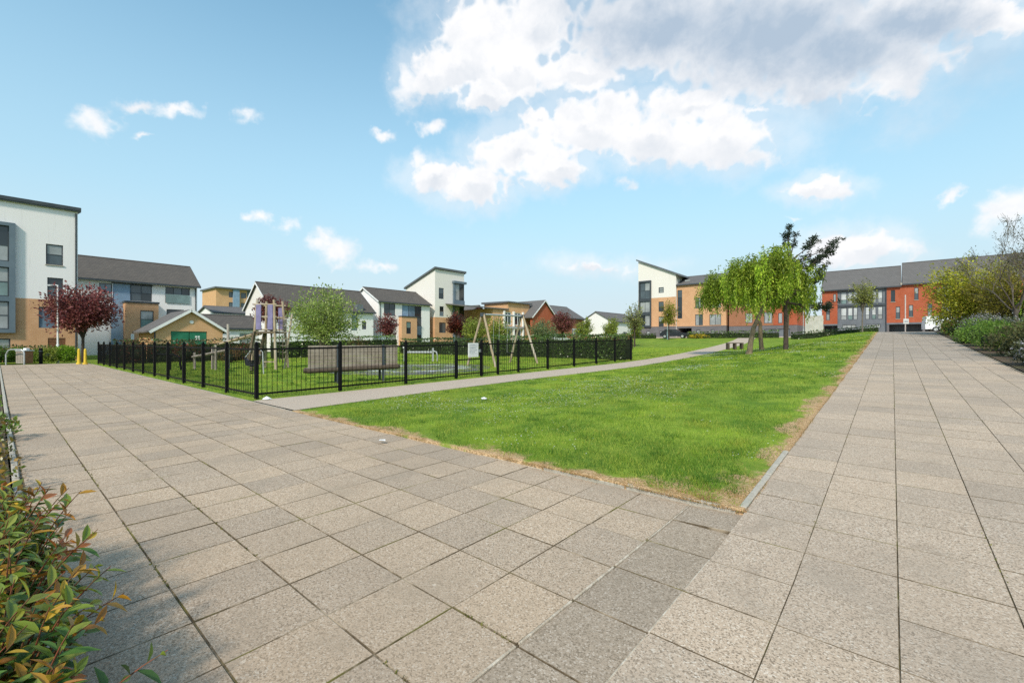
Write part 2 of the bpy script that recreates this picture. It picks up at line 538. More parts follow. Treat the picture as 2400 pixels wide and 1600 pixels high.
for nm, c in (('glass_dark', (.022, .030, .036)), ('glass_mid', (.075, .10, .115)), ('glass_blind_sheen', (.34, .36, .36)), ('glass_green', (.19, .28, .27)), ('glass_blue', (.16, .235, .31)), ('glass_sheen', (.55, .58, .58))):
    mat(nm, c, tuple(x * .7 for x in c), .07, scale=.8, spec=.75)  # pale tones: blinds behind glass, and white reflections painted into the terrace panes
leaf_mat('leaf', transl=.42)
leaf_mat('leaf_gloss', rough=.32, transl=.22, spec=.5)
leaf_mat('blade', rough=.6, transl=.42, spec=.2)
leaf_mat('petal', rough=.8, transl=.3)


def paving_mat(name, base, dark, light, patch):
    m = bpy.data.materials.new(name)
    m.use_nodes = True
    N = Nodes(m.node_tree)
    g = N.n('ShaderNodeNewGeometry')
    oi = N.n('ShaderNodeObjectInfo')
    pos = (g, 'Position')
    rv = N.m('FRACT', N.m('ADD', (oi, 'Random'), (g, 'Random Per Island')))
    v1 = N.n('ShaderNodeTexVoronoi', {'Vector': pos, 'Scale': 145.0, 'Randomness': 1.0}, feature='F1')
    gr = N.n('ShaderNodeSeparateColor', {0: (v1, 'Color')})
    n1 = N.n('ShaderNodeTexNoise', {'Vector': pos, 'Scale': 95.0, 'Detail': 3.0, 'Roughness': .7})
    n2 = N.n('ShaderNodeTexNoise', {'Vector': pos, 'Scale': 2.3, 'Detail': 5.0, 'Roughness': .62})
    n3 = N.n('ShaderNodeTexNoise', {'Vector': pos, 'Scale': .55, 'Detail': 3.0})
    grd = N.smooth(gr, .05, .42, 1.0, 0.0)
    grl = N.smooth(gr, .80, .98, 0.0, 1.0)
    c = N.mix(N.m('MULTIPLY', grd, .78), base, dark)
    c = N.mix(N.m('MULTIPLY', grl, .80), c, light)
    c = N.mix(N.smooth(n1, .50, .72, 0.0, .55), c, dark)
    c = N.mix(N.smooth(n2, .46, .74, 0.0, .55), c, patch)
    c = N.mix(N.smooth(n3, .35, .70, 0.0, .42), c, tuple(q * .68 for q in base))
    n4 = N.n('ShaderNodeTexNoise', {'Vector': pos, 'Scale': 1.15, 'Detail': 7.0, 'Roughness': .72, 'Distortion': 1.2})
    c = N.mix(N.smooth(n4, .58, .72, 0.0, .50), c, tuple(q * .60 for q in base))
    c = N.mix(N.smooth(n4, .40, .28, 0.0, .35), c, tuple(min(1, q * 1.25) for q in base))
    vs_ = N.n('ShaderNodeTexVoronoi', {'Vector': pos, 'Scale': 2.6, 'Randomness': 1.0}, feature='F1')
    c = N.mix(N.smooth(vs_, .045, .03, 0.0, .55), c, tuple(q * .45 for q in base))
    vl_ = N.n('ShaderNodeTexVoronoi', {'Vector': N.n('ShaderNodeVectorMath', {0: pos, 1: (7.3, 2.1, 0)}, operation='ADD'), 'Scale': 3.4, 'Randomness': 1.0}, feature='F1')
    c = N.mix(N.smooth(vl_, .05, .03, 0.0, .5), c, light)
    hv = N.n('ShaderNodeHueSaturation', {'Saturation': N.m('ADD', N.m('MULTIPLY', rv, .10), .95), 'Value': N.m('ADD', N.m('MULTIPLY', rv, .20), .88)})
    N.link(c, hv.inputs['Color'])
    b = N.n('ShaderNodeBsdfPrincipled', {'Base Color': hv, 'Roughness': .9, 'Specular IOR Level': .25})
    bp = N.n('ShaderNodeBump', {'Strength': .45, 'Distance': .006, 'Height': n1})
    N.link(bp.outputs[0], b.inputs['Normal'])
    N.n('ShaderNodeOutputMaterial', {'Surface': b})
    MATS[name] = m


paving_mat('slab', (.49, .372, .268), (.18, .132, .088), (.66, .56, .455), (.34, .27, .20))
paving_mat('slab_walk', (.515, .40, .30), (.17, .128, .09), (.68, .59, .49), (.35, .285, .22))
paving_mat('slab_band', (.40, .315, .235), (.17, .128, .086), (.60, .51, .42), (.26, .205, .15))
paving_mat('slab_far', (.43, .35, .28), (.18, .145, .11), (.60, .54, .47), (.31, .26, .21))


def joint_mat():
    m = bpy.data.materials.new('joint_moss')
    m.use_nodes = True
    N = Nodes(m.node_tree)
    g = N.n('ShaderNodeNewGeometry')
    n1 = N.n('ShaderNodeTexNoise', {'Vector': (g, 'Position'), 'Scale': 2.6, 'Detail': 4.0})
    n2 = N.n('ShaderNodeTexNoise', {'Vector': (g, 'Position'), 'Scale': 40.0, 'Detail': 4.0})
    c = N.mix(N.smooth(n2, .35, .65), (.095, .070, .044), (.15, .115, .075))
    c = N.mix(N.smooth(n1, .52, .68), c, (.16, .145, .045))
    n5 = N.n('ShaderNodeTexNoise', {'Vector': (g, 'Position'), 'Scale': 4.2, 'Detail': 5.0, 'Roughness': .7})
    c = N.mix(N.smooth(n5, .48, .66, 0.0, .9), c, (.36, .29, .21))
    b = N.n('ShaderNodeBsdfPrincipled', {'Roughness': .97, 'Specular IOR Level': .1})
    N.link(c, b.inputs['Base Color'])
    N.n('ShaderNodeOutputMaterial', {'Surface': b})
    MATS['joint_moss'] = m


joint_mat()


def lawn_mat(name, worn):
    m = bpy.data.materials.new(name)
    m.use_nodes = True
    N = Nodes(m.node_tree)
    g = N.n('ShaderNodeNewGeometry')
    pos = (g, 'Position')
    n1 = N.n('ShaderNodeTexNoise', {'Vector': pos, 'Scale': 1.1, 'Detail': 6.0, 'Roughness': .65})
    n2 = N.n('ShaderNodeTexNoise', {'Vector': pos, 'Scale': 14.0, 'Detail': 5.0, 'Roughness': .7})
    n3 = N.n('ShaderNodeTexNoise', {'Vector': pos, 'Scale': .28, 'Detail': 3.0})
    c = N.mix(N.smooth(n1, .34, .66), (.080, .165, .018), (.25, .34, .04))
    c = N.mix(N.smooth(n2, .45, .75, 0, .75), c, (.185, .225, .035))
    c = N.mix(N.smooth(n3, .4, .7, 0, .5), c, (.165, .20, .032))
    if worn:
        s = N.n('ShaderNodeSeparateXYZ', {0: pos})
        e1 = N.m('MAXIMUM', N.m('SUBTRACT', (s, 1), 3.64), .001)
        e2 = N.m('MAXIMUM', N.m('SUBTRACT', N.m('MULTIPLY', (s, 0), -1.0), .86), .001)
        e = N.m('DIVIDE', N.m('MULTIPLY', e1, e2), N.m('ADD', e1, e2))
        nw = N.n('ShaderNodeTexNoise', {'Vector': pos, 'Scale': 1.5, 'Detail': 6.0, 'Roughness': .65})
        ed = N.m('SUBTRACT', e, N.m('MULTIPLY', N.m('SUBTRACT', nw, .40), 1.1))
        wf = N.smooth(ed, .07, -.05)
        c = N.mix(wf, c, N.mix(N.smooth(N.n('ShaderNodeTexNoise', {'Vector': pos, 'Scale': 55.0, 'Detail': 4.0, 'Roughness': .7}), .38, .62), (.58, .40, .23), (.27, .17, .085)))
    b = N.n('ShaderNodeBsdfPrincipled', {'Roughness': .95, 'Specular IOR Level': .1})
    N.link(c, b.inputs['Base Color'])
    bp = N.n('ShaderNodeBump', {'Strength': .8, 'Distance': .03, 'Height': n2})
    N.link(bp.outputs[0], b.inputs['Normal'])
    N.n('ShaderNodeOutputMaterial', {'Surface': b})
    MATS[name] = m


lawn_mat('lawn_worn', True)
lawn_mat('lawn', False)

# ------------------------------------------------------------------ ground, lawns, paths
PL = np.array([(3.66, 8.5), (7.5, 8.75), (11, 8.75), (17.8, 8.3), (24, 8.75), (31, 9.45), (37, 10.1), (44, 10.9), (52, 11.9), (62, 13.4), (72, 15)])
PU = np.array([(3.66, 10.56), (11, 10.5), (20, 10.25), (24, 10.45), (31, 11.2), (37, 12.0), (44, 12.9), (52, 14.0), (62, 15.6), (72, 17.4)])


def pl(u): return np.interp(u, PL[:, 0], PL[:, 1])
def pu(u): return np.interp(u, PU[:, 0], PU[:, 1])


def sheet(name, us, vfun, nt, m, dz=0.0, parent=None, rough=0.0, skirt=False):
    """sheet over the terrain between v0(u) and v1(u)"""
    us = np.asarray(us, float)
    V = []
    for u in us:
        a, b = vfun(u)
        vs = np.linspace(a, b, nt)
        if skirt:
            vs = np.concatenate([[a - .004], np.linspace(a, b, nt - 1)])
        z = gz(u, vs) + dz
        V.append(np.stack([-vs, np.full(nt, u), z], 1))
    V = np.array(V)
    if rough:
        r = NP.uniform(-rough, rough, V.shape[:2])
        r[0, :] = r[-1, :] = 0; r[:, 0] = r[:, -1] = 0
        V[:, :, 2] += r
    if skirt:
        V[0, :, 2] -= .08
        V[:, 0, 2] -= .08
    nu = len(us)
    V = V.reshape(-1, 3)
    i = np.arange(nu - 1)[:, None] * nt + np.arange(nt - 1)[None]
    F = np.stack([i, i + nt, i + nt + 1, i + 1], -1).reshape(-1, 4)
    return addobj(name, fastmesh(name, V, F, m, smooth=True), parent)


def geo(a, b, n, p=1.0):
    return a + (b - a) * np.linspace(0, 1, n) ** p


g_us = np.concatenate([[-900, -300, -100, -40], np.arange(-20, 101, 1.5), [110, 130, 170, 250, 400, 700, 1400]])
ground = struct(sheet('ground', g_us, lambda u: (-60.0, 130.0), 128, 'lawn', -.14))
gb = MB()
for (x0, x1, y0, y1) in ((-1500, -129.9, -900, 1400), (59.9, 1500, -900, 1400)):
    zz = [float(gz(y1, -x)) - .14 for x in (x0, x1)]
    ys = list(g_us)
    for a, b in zip(ys[:-1], ys[1:]):
        vv = 130 if x0 < -500 else -60
        gb.add([(x0, a, float(gz(a, vv)) - .14), (x1, a, float(gz(a, vv)) - .14), (x1, b, float(gz(b, vv)) - .14), (x0, b, float(gz(b, vv)) - .14)], [(0, 1, 2, 3)])
struct(gb.build('outer_ground', 'lawn'))

lawn_us = np.concatenate([[3.608], geo(3.612, 22, 60, 1.5), np.linspace(22.6, 72, 60)])
lawn = struct(sheet('lawn', lawn_us, lambda u: (.84, float(pl(u)) + .02), 80, 'lawn_worn', .004, rough=.006, skirt=True))
play_lawn = struct(sheet('playground_lawn', geo(3.645, 22.9, 50, 1.2), lambda u: (float(pu(u)) - .02, 36.0), 60, 'lawn', .0, rough=.006))
far_lawn = struct(sheet('far_lawn', np.linspace(22.92, 72, 50), lambda u: (float(pu(u)) - .02, 40.0), 40, 'lawn', .0, rough=.006))
path = struct(sheet('path', np.concatenate([geo(3.645, 22, 40), np.linspace(22.5, 72, 60)]), lambda u: (float(pl(u)), float(pu(u))), 8, 'tarmac_path', .012))
bed_left = struct(sheet('planting_bed', np.linspace(-6, .085, 8), lambda u: (1.66, 40.0), 60, 'soil', .012, rough=.012))
bed_right = struct(sheet('planting_bed', np.linspace(-3, 52, 90), lambda u: (-12.0, -2.235), 14, 'soil', .012, rough=.02))
court = struct(sheet('forecourt', np.linspace(72.1, 110, 12), lambda u: (-40.0, 40.0), 30, 'tarmac_path', -.03))

# paving slabs -----------------------------------------------------
PW, PD = .43, .412


def slab_mesh(name, w, d, m, h=.05, b=.0025):
    x, y = w / 2, d / 2
    q = MB()
    vs = []
    for (i, z) in ((0, -h), (0, -b), (b, 0)):
        vs += [(-x + i, -y + i, z), (x - i, -y + i, z), (x - i, y - i, z), (-x + i, y - i, z)]
    fs = [(8, 9, 10, 11)]
    for L in (0, 4):
        fs += [(L + i, L + (i + 1) % 4, L + 4 + (i + 1) % 4, L + 4 + i) for i in range(4)]
    q.add(vs, fs)
    me = q.mesh(name, m)
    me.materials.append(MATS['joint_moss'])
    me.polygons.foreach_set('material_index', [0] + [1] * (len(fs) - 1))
    return me


def lay(parent, cells, meshes, far_name, keep=300, far_thresh=None):
    """cells: (u, v, wu, wv, pitch, roll, dz, mesh index). nearest become slabs of their own, the others one sheet of slabs"""
    cells = sorted(cells, key=lambda c: c[0] ** 2 + c[1] ** 2)
    for c in cells[:keep]:
        u, v, pit, rol, dz, k = c
        inst(meshes[k], 'paving_slab', parent, (-v, u, float(gz(u, v)) * (1 if k else 0) + dz), (pit, rol, 0))
    rest = {}
    for c in cells[keep:]:
        rest.setdefault(c[5], []).append(c)
    for k, cs in rest.items():
        me = meshes[k]
        base = np.array([v_.co[:] for v_ in me.vertices])
        fb = np.array([p_.vertices[:] for p_ in me.polygons])
        Vs, Fs = [], []
        for i, (u, v, pit, rol, dz, _) in enumerate(cs):
            b = base.copy()
            b[:, 2] += b[:, 1] * math.tan(pit) - b[:, 0] * math.tan(rol)
            b += np.array([-v, u, float(gz(u, v)) * (1 if k else 0) + dz])
            Vs.append(b)
            Fs.append(fb + i * len(base))
        o = bpy.data.meshes.new(far_name)
        o.from_pydata(np.concatenate(Vs), [], np.concatenate(Fs))
        for mm in me.materials:
            o.materials.append(mm)
        o.polygons.foreach_set('material_index', np.tile([p_.material_index for p_ in me.polygons], len(cs)))
        stuff(addobj(far_name, o, parent))


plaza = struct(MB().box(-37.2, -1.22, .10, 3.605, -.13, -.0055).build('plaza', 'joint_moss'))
cells = []
for i in range(8):
    off = rnd.uniform(-.003, .003)
    for j in range(87):
        u = .167 + PW * (i + .5)
        v = 1.225 + PD * (j + .5) + (off if j else 0)
        cells.append((u, v, rnd.gauss(0, .0035), rnd.gauss(0, .0035), rnd.gauss(-.001, .0009), 0))
lay(plaza, cells, [slab_mesh('paving_slab', PD - .006, PW - .006, 'slab')], 'far_paving_slabs')

# walkway: bedding follows the slope
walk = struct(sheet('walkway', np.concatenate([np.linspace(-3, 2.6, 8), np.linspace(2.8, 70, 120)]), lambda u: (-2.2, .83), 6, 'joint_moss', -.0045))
VL = [.83, .405, -.022, -.45, -.878, -1.306, -1.734, -2.162]
wm = [None]
wm = {}
cells = []
for k in range(-9, 150):
    u = 1.905 + .43 * (k + .5)
    pit = math.atan(float(gz(u + .2, 0) - gz(u - .2, 0)) / .4)
    for c in range(7):
        v = (VL[c] + VL[c + 1]) / 2
        cells.append((u, v, pit + rnd.gauss(0, .0015), rnd.gauss(0, .0015), rnd.gauss(.0, .0008), 1 if u < 17.9 else 2))
s1 = slab_mesh('paving_slab', .4240, .4255, 'slab_walk', b=.0018)
s2 = slab_mesh('paving_slab', .4245, .4262, 'slab_far')
vis = [c for c in cells if c[0] > .9]
hid = [c for c in cells if c[0] <= .9]
lay(walk, vis, [None, s1, s2], 'far_paving_slabs')
lay(walk, hid, [None, s1, s2], 'near_paving_slabs', keep=0)
# darker ramped band between plaza and walkway
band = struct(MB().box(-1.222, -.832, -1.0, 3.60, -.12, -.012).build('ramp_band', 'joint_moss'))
sb = slab_mesh('paving_slab', .388, .439, 'slab_band')
for k in range(-3, 8):
    u = .125 + .445 * k
    zc = float(gz(u, .5))
    inst(sb, 'paving_slab', band, (-1.024, u + .22, zc * .5 - .006), (0, -math.atan(zc / .39) * .8 + rnd.gauss(0, .004), 0))

for k in range(-2, 9):
    for (x, wd) in ((-1.224, .007), (-.829, .005)):
        u = .125 + .445 * k
        if u > 3.45:
            continue
        zc = float(gz(u, .5)) if x > -1 else 0.0
        MB().bbox(x - wd * rnd.uniform(.5, 1), x + wd * rnd.uniform(.5, 1), u + .01 * rnd.random(), u + .44 - .02 * rnd.random(), -.05, zc + rnd.uniform(.0005, .0025), .002).build('mortar', 'mortar_pale', band)

# kerbs and edgings
kerb = struct(bpy.data.objects.new('kerb', None))
col.objects.link(kerb)
kl = MB().bbox(-.445, .445, -.025, .025, -.1, 0, .007).mesh('kerb_stone', 'concrete')
for j in range(9):
    inst(kl, 'kerb_stone', kerb, (-(.885 + .9 * j + .45), 3.632, float(gz(3.65, .885 + .9 * j + .45)) * (1 if j < 2 else .5) + (.006 if j < 1 else -.012) + rnd.gauss(0, .002)), (0, rnd.gauss(0, .003), rnd.gauss(0, .003)))
for j in range(29):
    inst(kl, 'kerb_stone', kerb, (-(8.9 + .9 * j + .45), 3.632, -.004), (0, 0, 0))
kw = MB().bbox(-.025, .025, -.445, .445, -.1, 0, .007).mesh('kerb_stone', 'concrete')
for j in range(62):
    u = 3.665 + .9 * j + .45
    pit = math.atan(float(gz(u + .3, .85) - gz(u - .3, .85)) / .6)
    inst(kw, 'kerb_stone', kerb, (-.857, u, float(gz(u, .85)) + (.014 if j < 2 else -.012)), (pit, 0, rnd.gauss(0, .003)))
    inst(kw, 'kerb_stone', kerb, (2.2, u, float(gz(u, -2.2)) - .006), (pit, 0, rnd.gauss(0, .003)))
for j in range(43):
    inst(kl, 'kerb_stone', kerb, (-(1.7 + .9 * j + .45), .125, .016 + rnd.gauss(0, .003)), (0, rnd.gauss(0, .004), rnd.gauss(0, .006)))

# ------------------------------------------------------------------ leaves and grass
def blades(name, n_try, fun, m='blade'):
    """fun(n) -> u, v, height, width, tint for grass blades"""
    u, v, h, w, tint = fun(n_try)
    n = len(u)
    z = gz(u, v)
    a = NP.uniform(0, 2 * np.pi, n)
    lean = NP.uniform(.1, .9, n) * h
    la = NP.uniform(0, 2 * np.pi, n)
    B = np.stack([-v, u, z - .004], 1)
    d = np.stack([np.cos(a), np.sin(a), np.zeros(n)], 1) * (w / 2)[:, None]
    T = B + np.stack([np.cos(la) * lean, np.sin(la) * lean, h], 1)
    Vv = np.empty((n, 3, 3))
    Vv[:, 0] = B - d; Vv[:, 1] = B + d; Vv[:, 2] = T
    F = np.arange(3 * n).reshape(n, 3)
    return stuff(tag(addobj(name, fastmesh(name, Vv.reshape(-1, 3), F, m, np.repeat(tint, 3, 0))), 'short green grass', 'grass'))


def vnoise(u, v, s, seed):
    r = np.random.RandomState(seed)
    G = r.rand(64, 64)
    x = (u * s) % 63; y = (v * s) % 63
    xi = x.astype(int); yi = y.astype(int)
    fx = ss(x - xi); fy = ss(y - yi)
    x1 = (xi + 1) % 64; y1 = (yi + 1) % 64
    return (G[xi, yi] * (1 - fx) + G[x1, yi] * fx) * (1 - fy) + (G[xi, y1] * (1 - fx) + G[x1, y1] * fx) * fy


def lawn_blades(n):
    # denser close to the viewer
    d = 2.5 + 42 * NP.rand(n) ** 1.75
    ang = NP.uniform(R(-52), R(46), n)
    rr, dd = d * np.sin(ang), d * np.cos(ang)
    S, C = math.sin(YAW), math.cos(YAW)
    u = S * rr + C * dd
    v = -C * rr + S * dd
    main = (u > 3.66) & (v > .875) & (v < pl(u))
    oth = (u > 3.66) & (v > pu(u)) & (v < 36)
    k = main | oth
    u, v, d, main = u[k], v[k], d[k], main[k]
    e1, e2 = np.maximum(u - 3.64, .001), np.maximum(v - .86, .001)
    e = e1 * e2 / (e1 + e2)
    wear = np.clip((.09 + .40 * (vnoise(u, v, 1.9, 3) - .45) + .25 * (vnoise(u, v, 7, 4) - .5) - e) / .14, 0, 1)
    wear[~main] = 0
    keep = NP.rand(len(u)) > wear * .45
    u, v, d, wear = u[keep], v[keep], d[keep], wear[keep]
    n = len(u)
    tuft = vnoise(u, v, 1.3, 5) * .6 + vnoise(u, v, 4.5, 6) * .4
    far = np.clip(d / 9, 1, 6)
    h = (.018 + .034 * tuft * NP.uniform(.6, 1.4, n)) * (1 - .62 * wear) * far ** .35
    w = .0045 * far * NP.uniform(.7, 1.4, n)
    lo = np.array([.048, .105, .012]); hi = np.array([.225, .30, .036]); ye = np.array([.36, .34, .08]); st = np.array([.40, .29, .13])
    t = np.clip(.5 + (vnoise(u, v, .9, 8) - .5) * 1.1 + (vnoise(u, v, 3.3, 9) - .5) * 1.2 + (vnoise(u, v, .3, 10) - .45) * .5 + NP.normal(0, .15, n), 0, 1)[:, None]
    play = v > pu(u)
    t[play] = np.clip(t[play] * .6 + .38, 0, 1)
    c = lo * (1 - t) + hi * t
    yy = (NP.rand(n) < np.where(play, .38, .18))[:, None] * NP.uniform(.3, 1, n)[:, None]
    c = c * (1 - yy) + ye * yy
    sw = (np.clip(wear * 1.2 - NP.rand(n) * .35, 0, 1))[:, None]
    c = c * (1 - sw) + st * sw * NP.uniform(.7, 1.15, n)[:, None]
    return u, v, h, w, c * np.array([1.62, 1.72, 1.38])


grass = blades('grass', 620000, lawn_blades)


def fringe_blades(n):
    # dead, flattened grass along the two paved edges, spilling a little over them
    k = NP.rand(n) < .5
    a = 3.60 - .02 + np.abs(NP.normal(0, .08, n))
    b_ = .83 - .02 + np.abs(NP.normal(0, .11, n))
    u = np.where(k, a, 3.6 + 30 * NP.rand(n) ** 2.0)
    v = np.where(k, .85 + 7.4 * NP.rand(n) ** 1.4, b_)
    cor = NP.rand(n) < .22
    u = np.where(cor, 3.62 + np.abs(NP.normal(0, .22, n)), u)
    v = np.where(cor, .86 + np.abs(NP.normal(0, .28, n)), v)
    w_ = vnoise(u, v, 2.1, 31) * .6 + vnoise(u, v, 8, 32) * .4
    keep = (w_ + NP.normal(0, .1, n) > .34 + .38 * vnoise(u, v, .75, 35) * (np.hypot(u - 3.6, v - .85) > .8)) & (u > 3.585) & (v > .815)
    u, v = u[keep], v[keep]
    n = len(u)
    d = np.hypot(u, v)
    far = np.clip(d / 7, 1, 4)
    h = NP.uniform(.004, .022, n) * far ** .4
    w = .005 * far * NP.uniform(.6, 1.4, n)
    st = np.array([(.56, .36, .17), (.48, .29, .13), (.62, .44, .24), (.38, .24, .11)])
    c = st[NP.randint(0, 4, n)] * NP.uniform(.75, 1.15, n)[:, None]
    g_ = NP.rand(n) < .12
    c[g_] = (.17, .25, .035)
    return u, v, h, w, c


def tuft_blades(n):
    # coarser, darker tufts standing a little proud of the mown grass
    k = 3800
    d = 3.5 + 30 * NP.rand(k) ** 1.6
    ang = NP.uniform(R(-50), R(44), k)
    S, C = math.sin(YAW), math.cos(YAW)
    tu = S * d * np.sin(ang) + C * d * np.cos(ang)
    tv = -C * d * np.sin(ang) + S * d * np.cos(ang)
    ok = (tu > 3.85) & (tv > 1.15) & (tv < 30) & ((tv < pl(tu) - .15) | (tv > pu(tu) + .2))
    tu, tv, d = tu[ok], tv[ok], d[ok]
    i = NP.randint(0, len(tu), n)
    sz = NP.uniform(.05, .17, len(tu))[i]
    u = tu[i] + NP.normal(0, 1, n) * sz
    v = tv[i] + NP.normal(0, 1.3, n) * sz
    ok = (u > 3.66) & (v > .9) & ((v < pl(u)) | (v > pu(u)))
    u, v, i = u[ok], v[ok], i[ok]
    n = len(u)
    far = np.clip(d[i] / 8, 1, 4)
    h = NP.uniform(.03, .075, n) * far ** .2
    w = .005 * far * NP.uniform(.7, 1.3, n)
    cc = np.array([(.06, .15, .022), (.12, .24, .03), (.20, .32, .035), (.32, .40, .05), (.42, .45, .08)])
    c = cc[NP.randint(0, 5, len(tu))][i] * NP.uniform(.75, 1.3, n)[:, None]
    return u, v, h, w, c


tf = blades('grass_tufts', 130000, tuft_blades)
tf['label'] = 'coarser darker and paler tufts scattered through the lawn grass'
fr = blades('dry_grass', 70000, fringe_blades)
fr['label'] = 'flattened straw-coloured grass fringing the lawn along the paving'
grass['label'] = 'short mown green grass of the lawns, straw-coloured along the paving'


def leaf_quads(P, D, L, Wd, nrm=None, fold=0.0):
    """diamond leaves: base at P, pointing along unit D, length L, width Wd"""
    n = len(P)
    if nrm is None:
        nrm = NP.normal(0, 1, (n, 3))
    side = np.cross(D, nrm)
    side /= np.linalg.norm(side, axis=1)[:, None] + 1e-9
    V = np.empty((n, 4, 3))
    mid = P + D * (L * .48)[:, None]
    V[:, 0] = P
    V[:, 1] = mid + side * (Wd / 2)[:, None]
    V[:, 2] = P + D * L[:, None]
    V[:, 3] = mid - side * (Wd / 2)[:, None]
    F = np.arange(4 * n).reshape(n, 4)
    return V.reshape(-1, 3), F


def unit(a):
    return a / (np.linalg.norm(a, axis=1)[:, None] + 1e-9)


def palette(n, cols, clump=None, jitter=.16):
    cols = np.array(cols)
    i = NP.randint(0, len(cols), n)
    j = NP.randint(0, len(cols), n)
    t = NP.rand(n)[:, None]
    c = cols[i] * (1 - t) + cols[j] * t
    k = np.exp(NP.normal(0, jitter, n))
    if clump is not None:
        k = k * clump
    return c * k[:, None]


def crown_obj(name, parent, P, D, L, Wd, cols, m='leaf', clump=None, nrm=None):
    V, F = leaf_quads(P, D, L, Wd, nrm)
    t = palette(len(P), cols, clump)
    return addobj(name, fastmesh(name, V, F, m, np.repeat(t, 4, 0)), parent)


def limb(q, p, d, length, r, rr, depth, tips, up=.2, split=3, spread=.7):
    """recursive branching tube"""
    p = Vector(p)
    pts, rads = [p], [r]
    d = Vector(d).normalized()
    for i in range(4):
        d = (d + Vector((rr.uniform(-.18, .18), rr.uniform(-.18, .18), rr.uniform(-.1, .16) * up * 3))).normalized()
        p = p + d * (length / 4)
        pts.append(p)
        rads.append(r * (1 - .13 * (i + 1)))
    q.tube(pts, [max(x_, .004) for x_ in rads], 6 if r > .03 else 3, cap=False)
    if depth == 0:
        tips.append((pts[-1], d))
        return
    for k in range(split):
        b = pts[2 + (k % 3)] if k else pts[-1]
        nd = (d + Vector((rr.uniform(-1, 1), rr.uniform(-1, 1), rr.uniform(-.4, .8) * (.5 + up))) * spread).normalized()
        limb(q, b, nd, length * rr.uniform(.55, .8), r * .52, rr, depth - 1, tips, up, split, spread)


def ball_tree(name, label, cat, u, v, trunk_h, cz, rx, rz, n, leaf, cols, bark='bark_dark', tr=.07, seed=1, spiky=0.6, dz=0.0, gap=.0, cx=0.0, group=None):
    """crown of leafy twigs spreading from a trunk; cz is the crown centre's height above ground"""
    rr = random.Random(seed)
    t = thing(name, label, cat, WG(u, v, dz), YAW, group)
    q = MB()
    q.tube([(0, 0, -.1), (rr.uniform(-.03, .03), 0, trunk_h * .5), (cx * .3, 0, trunk_h), (cx * .7, 0, cz)], [tr * 1.25, tr, tr * .85, tr * .4], 8, cap=False)
    tw = 120 if n > 5000 else (80 if n > 1500 else 45)
    P, D, cl = [], [], []
    per = max(6, n // tw)
    for k in range(tw):
        # twig from inside the crown outwards and upwards
        a = rr.uniform(0, 2 * math.pi)
        e = math.asin(rr.uniform(-.75, 1))
        dirv = Vector((math.cos(a) * math.cos(e) * rx, math.sin(a) * math.cos(e) * rx, math.sin(e) * rz))
        k0 = rr.uniform(.05, .5)
        s0 = Vector((cx * .6, 0, cz - rz * .35)) + dirv * k0 * .55
        s1 = Vector((cx, 0, cz)) + dirv * rr.uniform(.72, 1.08)
        mid = (s0 + s1) * .5 + Vector((0, 0, rr.uniform(-.05, .12) * rz))
        q.tube([(cx * .4, 0, trunk_h * rr.uniform(.85, 1.15)), s0, mid, s1], [tr * .45, tr * .28, tr * .16, .006], 4, cap=False)
        f = math.exp(rr.gauss(0, .22))
        for i in range(per):
            w = rr.random() ** .8
            c = (s0 * (1 - w) ** 2 + mid * 2 * w * (1 - w) + s1 * w * w)
            sp = rx * (.17 - .07 * w)
            c = c + Vector((rr.gauss(0, sp), rr.gauss(0, sp), rr.gauss(0, sp * .8)))
            P.append(c)
            D.append((s1 - mid).normalized() * spiky + Vector((rr.gauss(0, .6), rr.gauss(0, .6), rr.gauss(0, .6))))
            cl.append(f)
    q.build('trunk', bark, t)
    P = np.array(P); D = unit(np.array(D))
    m_ = len(P)
    L = leaf * NP.uniform(.65, 1.35, m_)
    crown_obj('crown', t, P, D, L, L * NP.uniform(.42, .62, m_), cols, clump=np.array(cl))
    return t


def shrub(name, label, cat, u, v, rx, ry, h, n, leaf, cols, rz=YAW, flowers=None, group=None, dz=0.0, lump=7, gloss=False, boxy=False):
    """low bush: leaves over a lumpy volume with a dark twiggy heart"""
    rr = random.Random(int(u * 97 + v * 31))
    t = thing(name, label, cat, WG(u, v, dz), rz, group)
    core = MB()
    cs = []
    for k in range(lump):
        a = rr.uniform(0, 6.28)
        d = rr.uniform(.0, .62)
        cs.append((math.cos(a) * d * rx, math.sin(a) * d * ry, h * rr.uniform(.38, .62), rr.uniform(.34, .5)))
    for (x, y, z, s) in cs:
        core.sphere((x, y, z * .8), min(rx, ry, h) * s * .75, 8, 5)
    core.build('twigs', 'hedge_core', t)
    per = n // lump
    P, cl = [], []
    for (x, y, z, s) in cs:
        d = unit(NP.normal(0, 1, (per, 3)))
        r_ = NP.uniform(.72, 1.05, per)[:, None] * np.array([rx * .62, ry * .62, h * .5])
        P.append(np.array([x, y, z]) + d * r_)
        cl.append(np.full(per, math.exp(rr.gauss(0, .18))))
    P = np.concatenate(P)
    P[:, 2] = np.abs(P[:, 2]) + .02
    cl = np.concatenate(cl)
    D = unit(NP.normal(0, .7, P.shape) + np.array([0, 0, .5]))
    L = leaf * NP.uniform(.6, 1.35, len(P))
    crown_obj('foliage', t, P, D, L, L * NP.uniform(.4, .6, len(P)), cols, 'leaf_gloss' if gloss else 'leaf', cl)
    if flowers:
        nf, fl, fc = flowers
        k = NP.choice(len(P), nf)
        Q = P[k] * np.array([1.03, 1.03, 1.06])
        crown_obj('blossom', t, Q, unit(NP.normal(0, 1, Q.shape)), fl * NP.uniform(.6, 1.3, nf), fl * NP.uniform(.6, 1.2, nf), fc, 'petal')
    return t


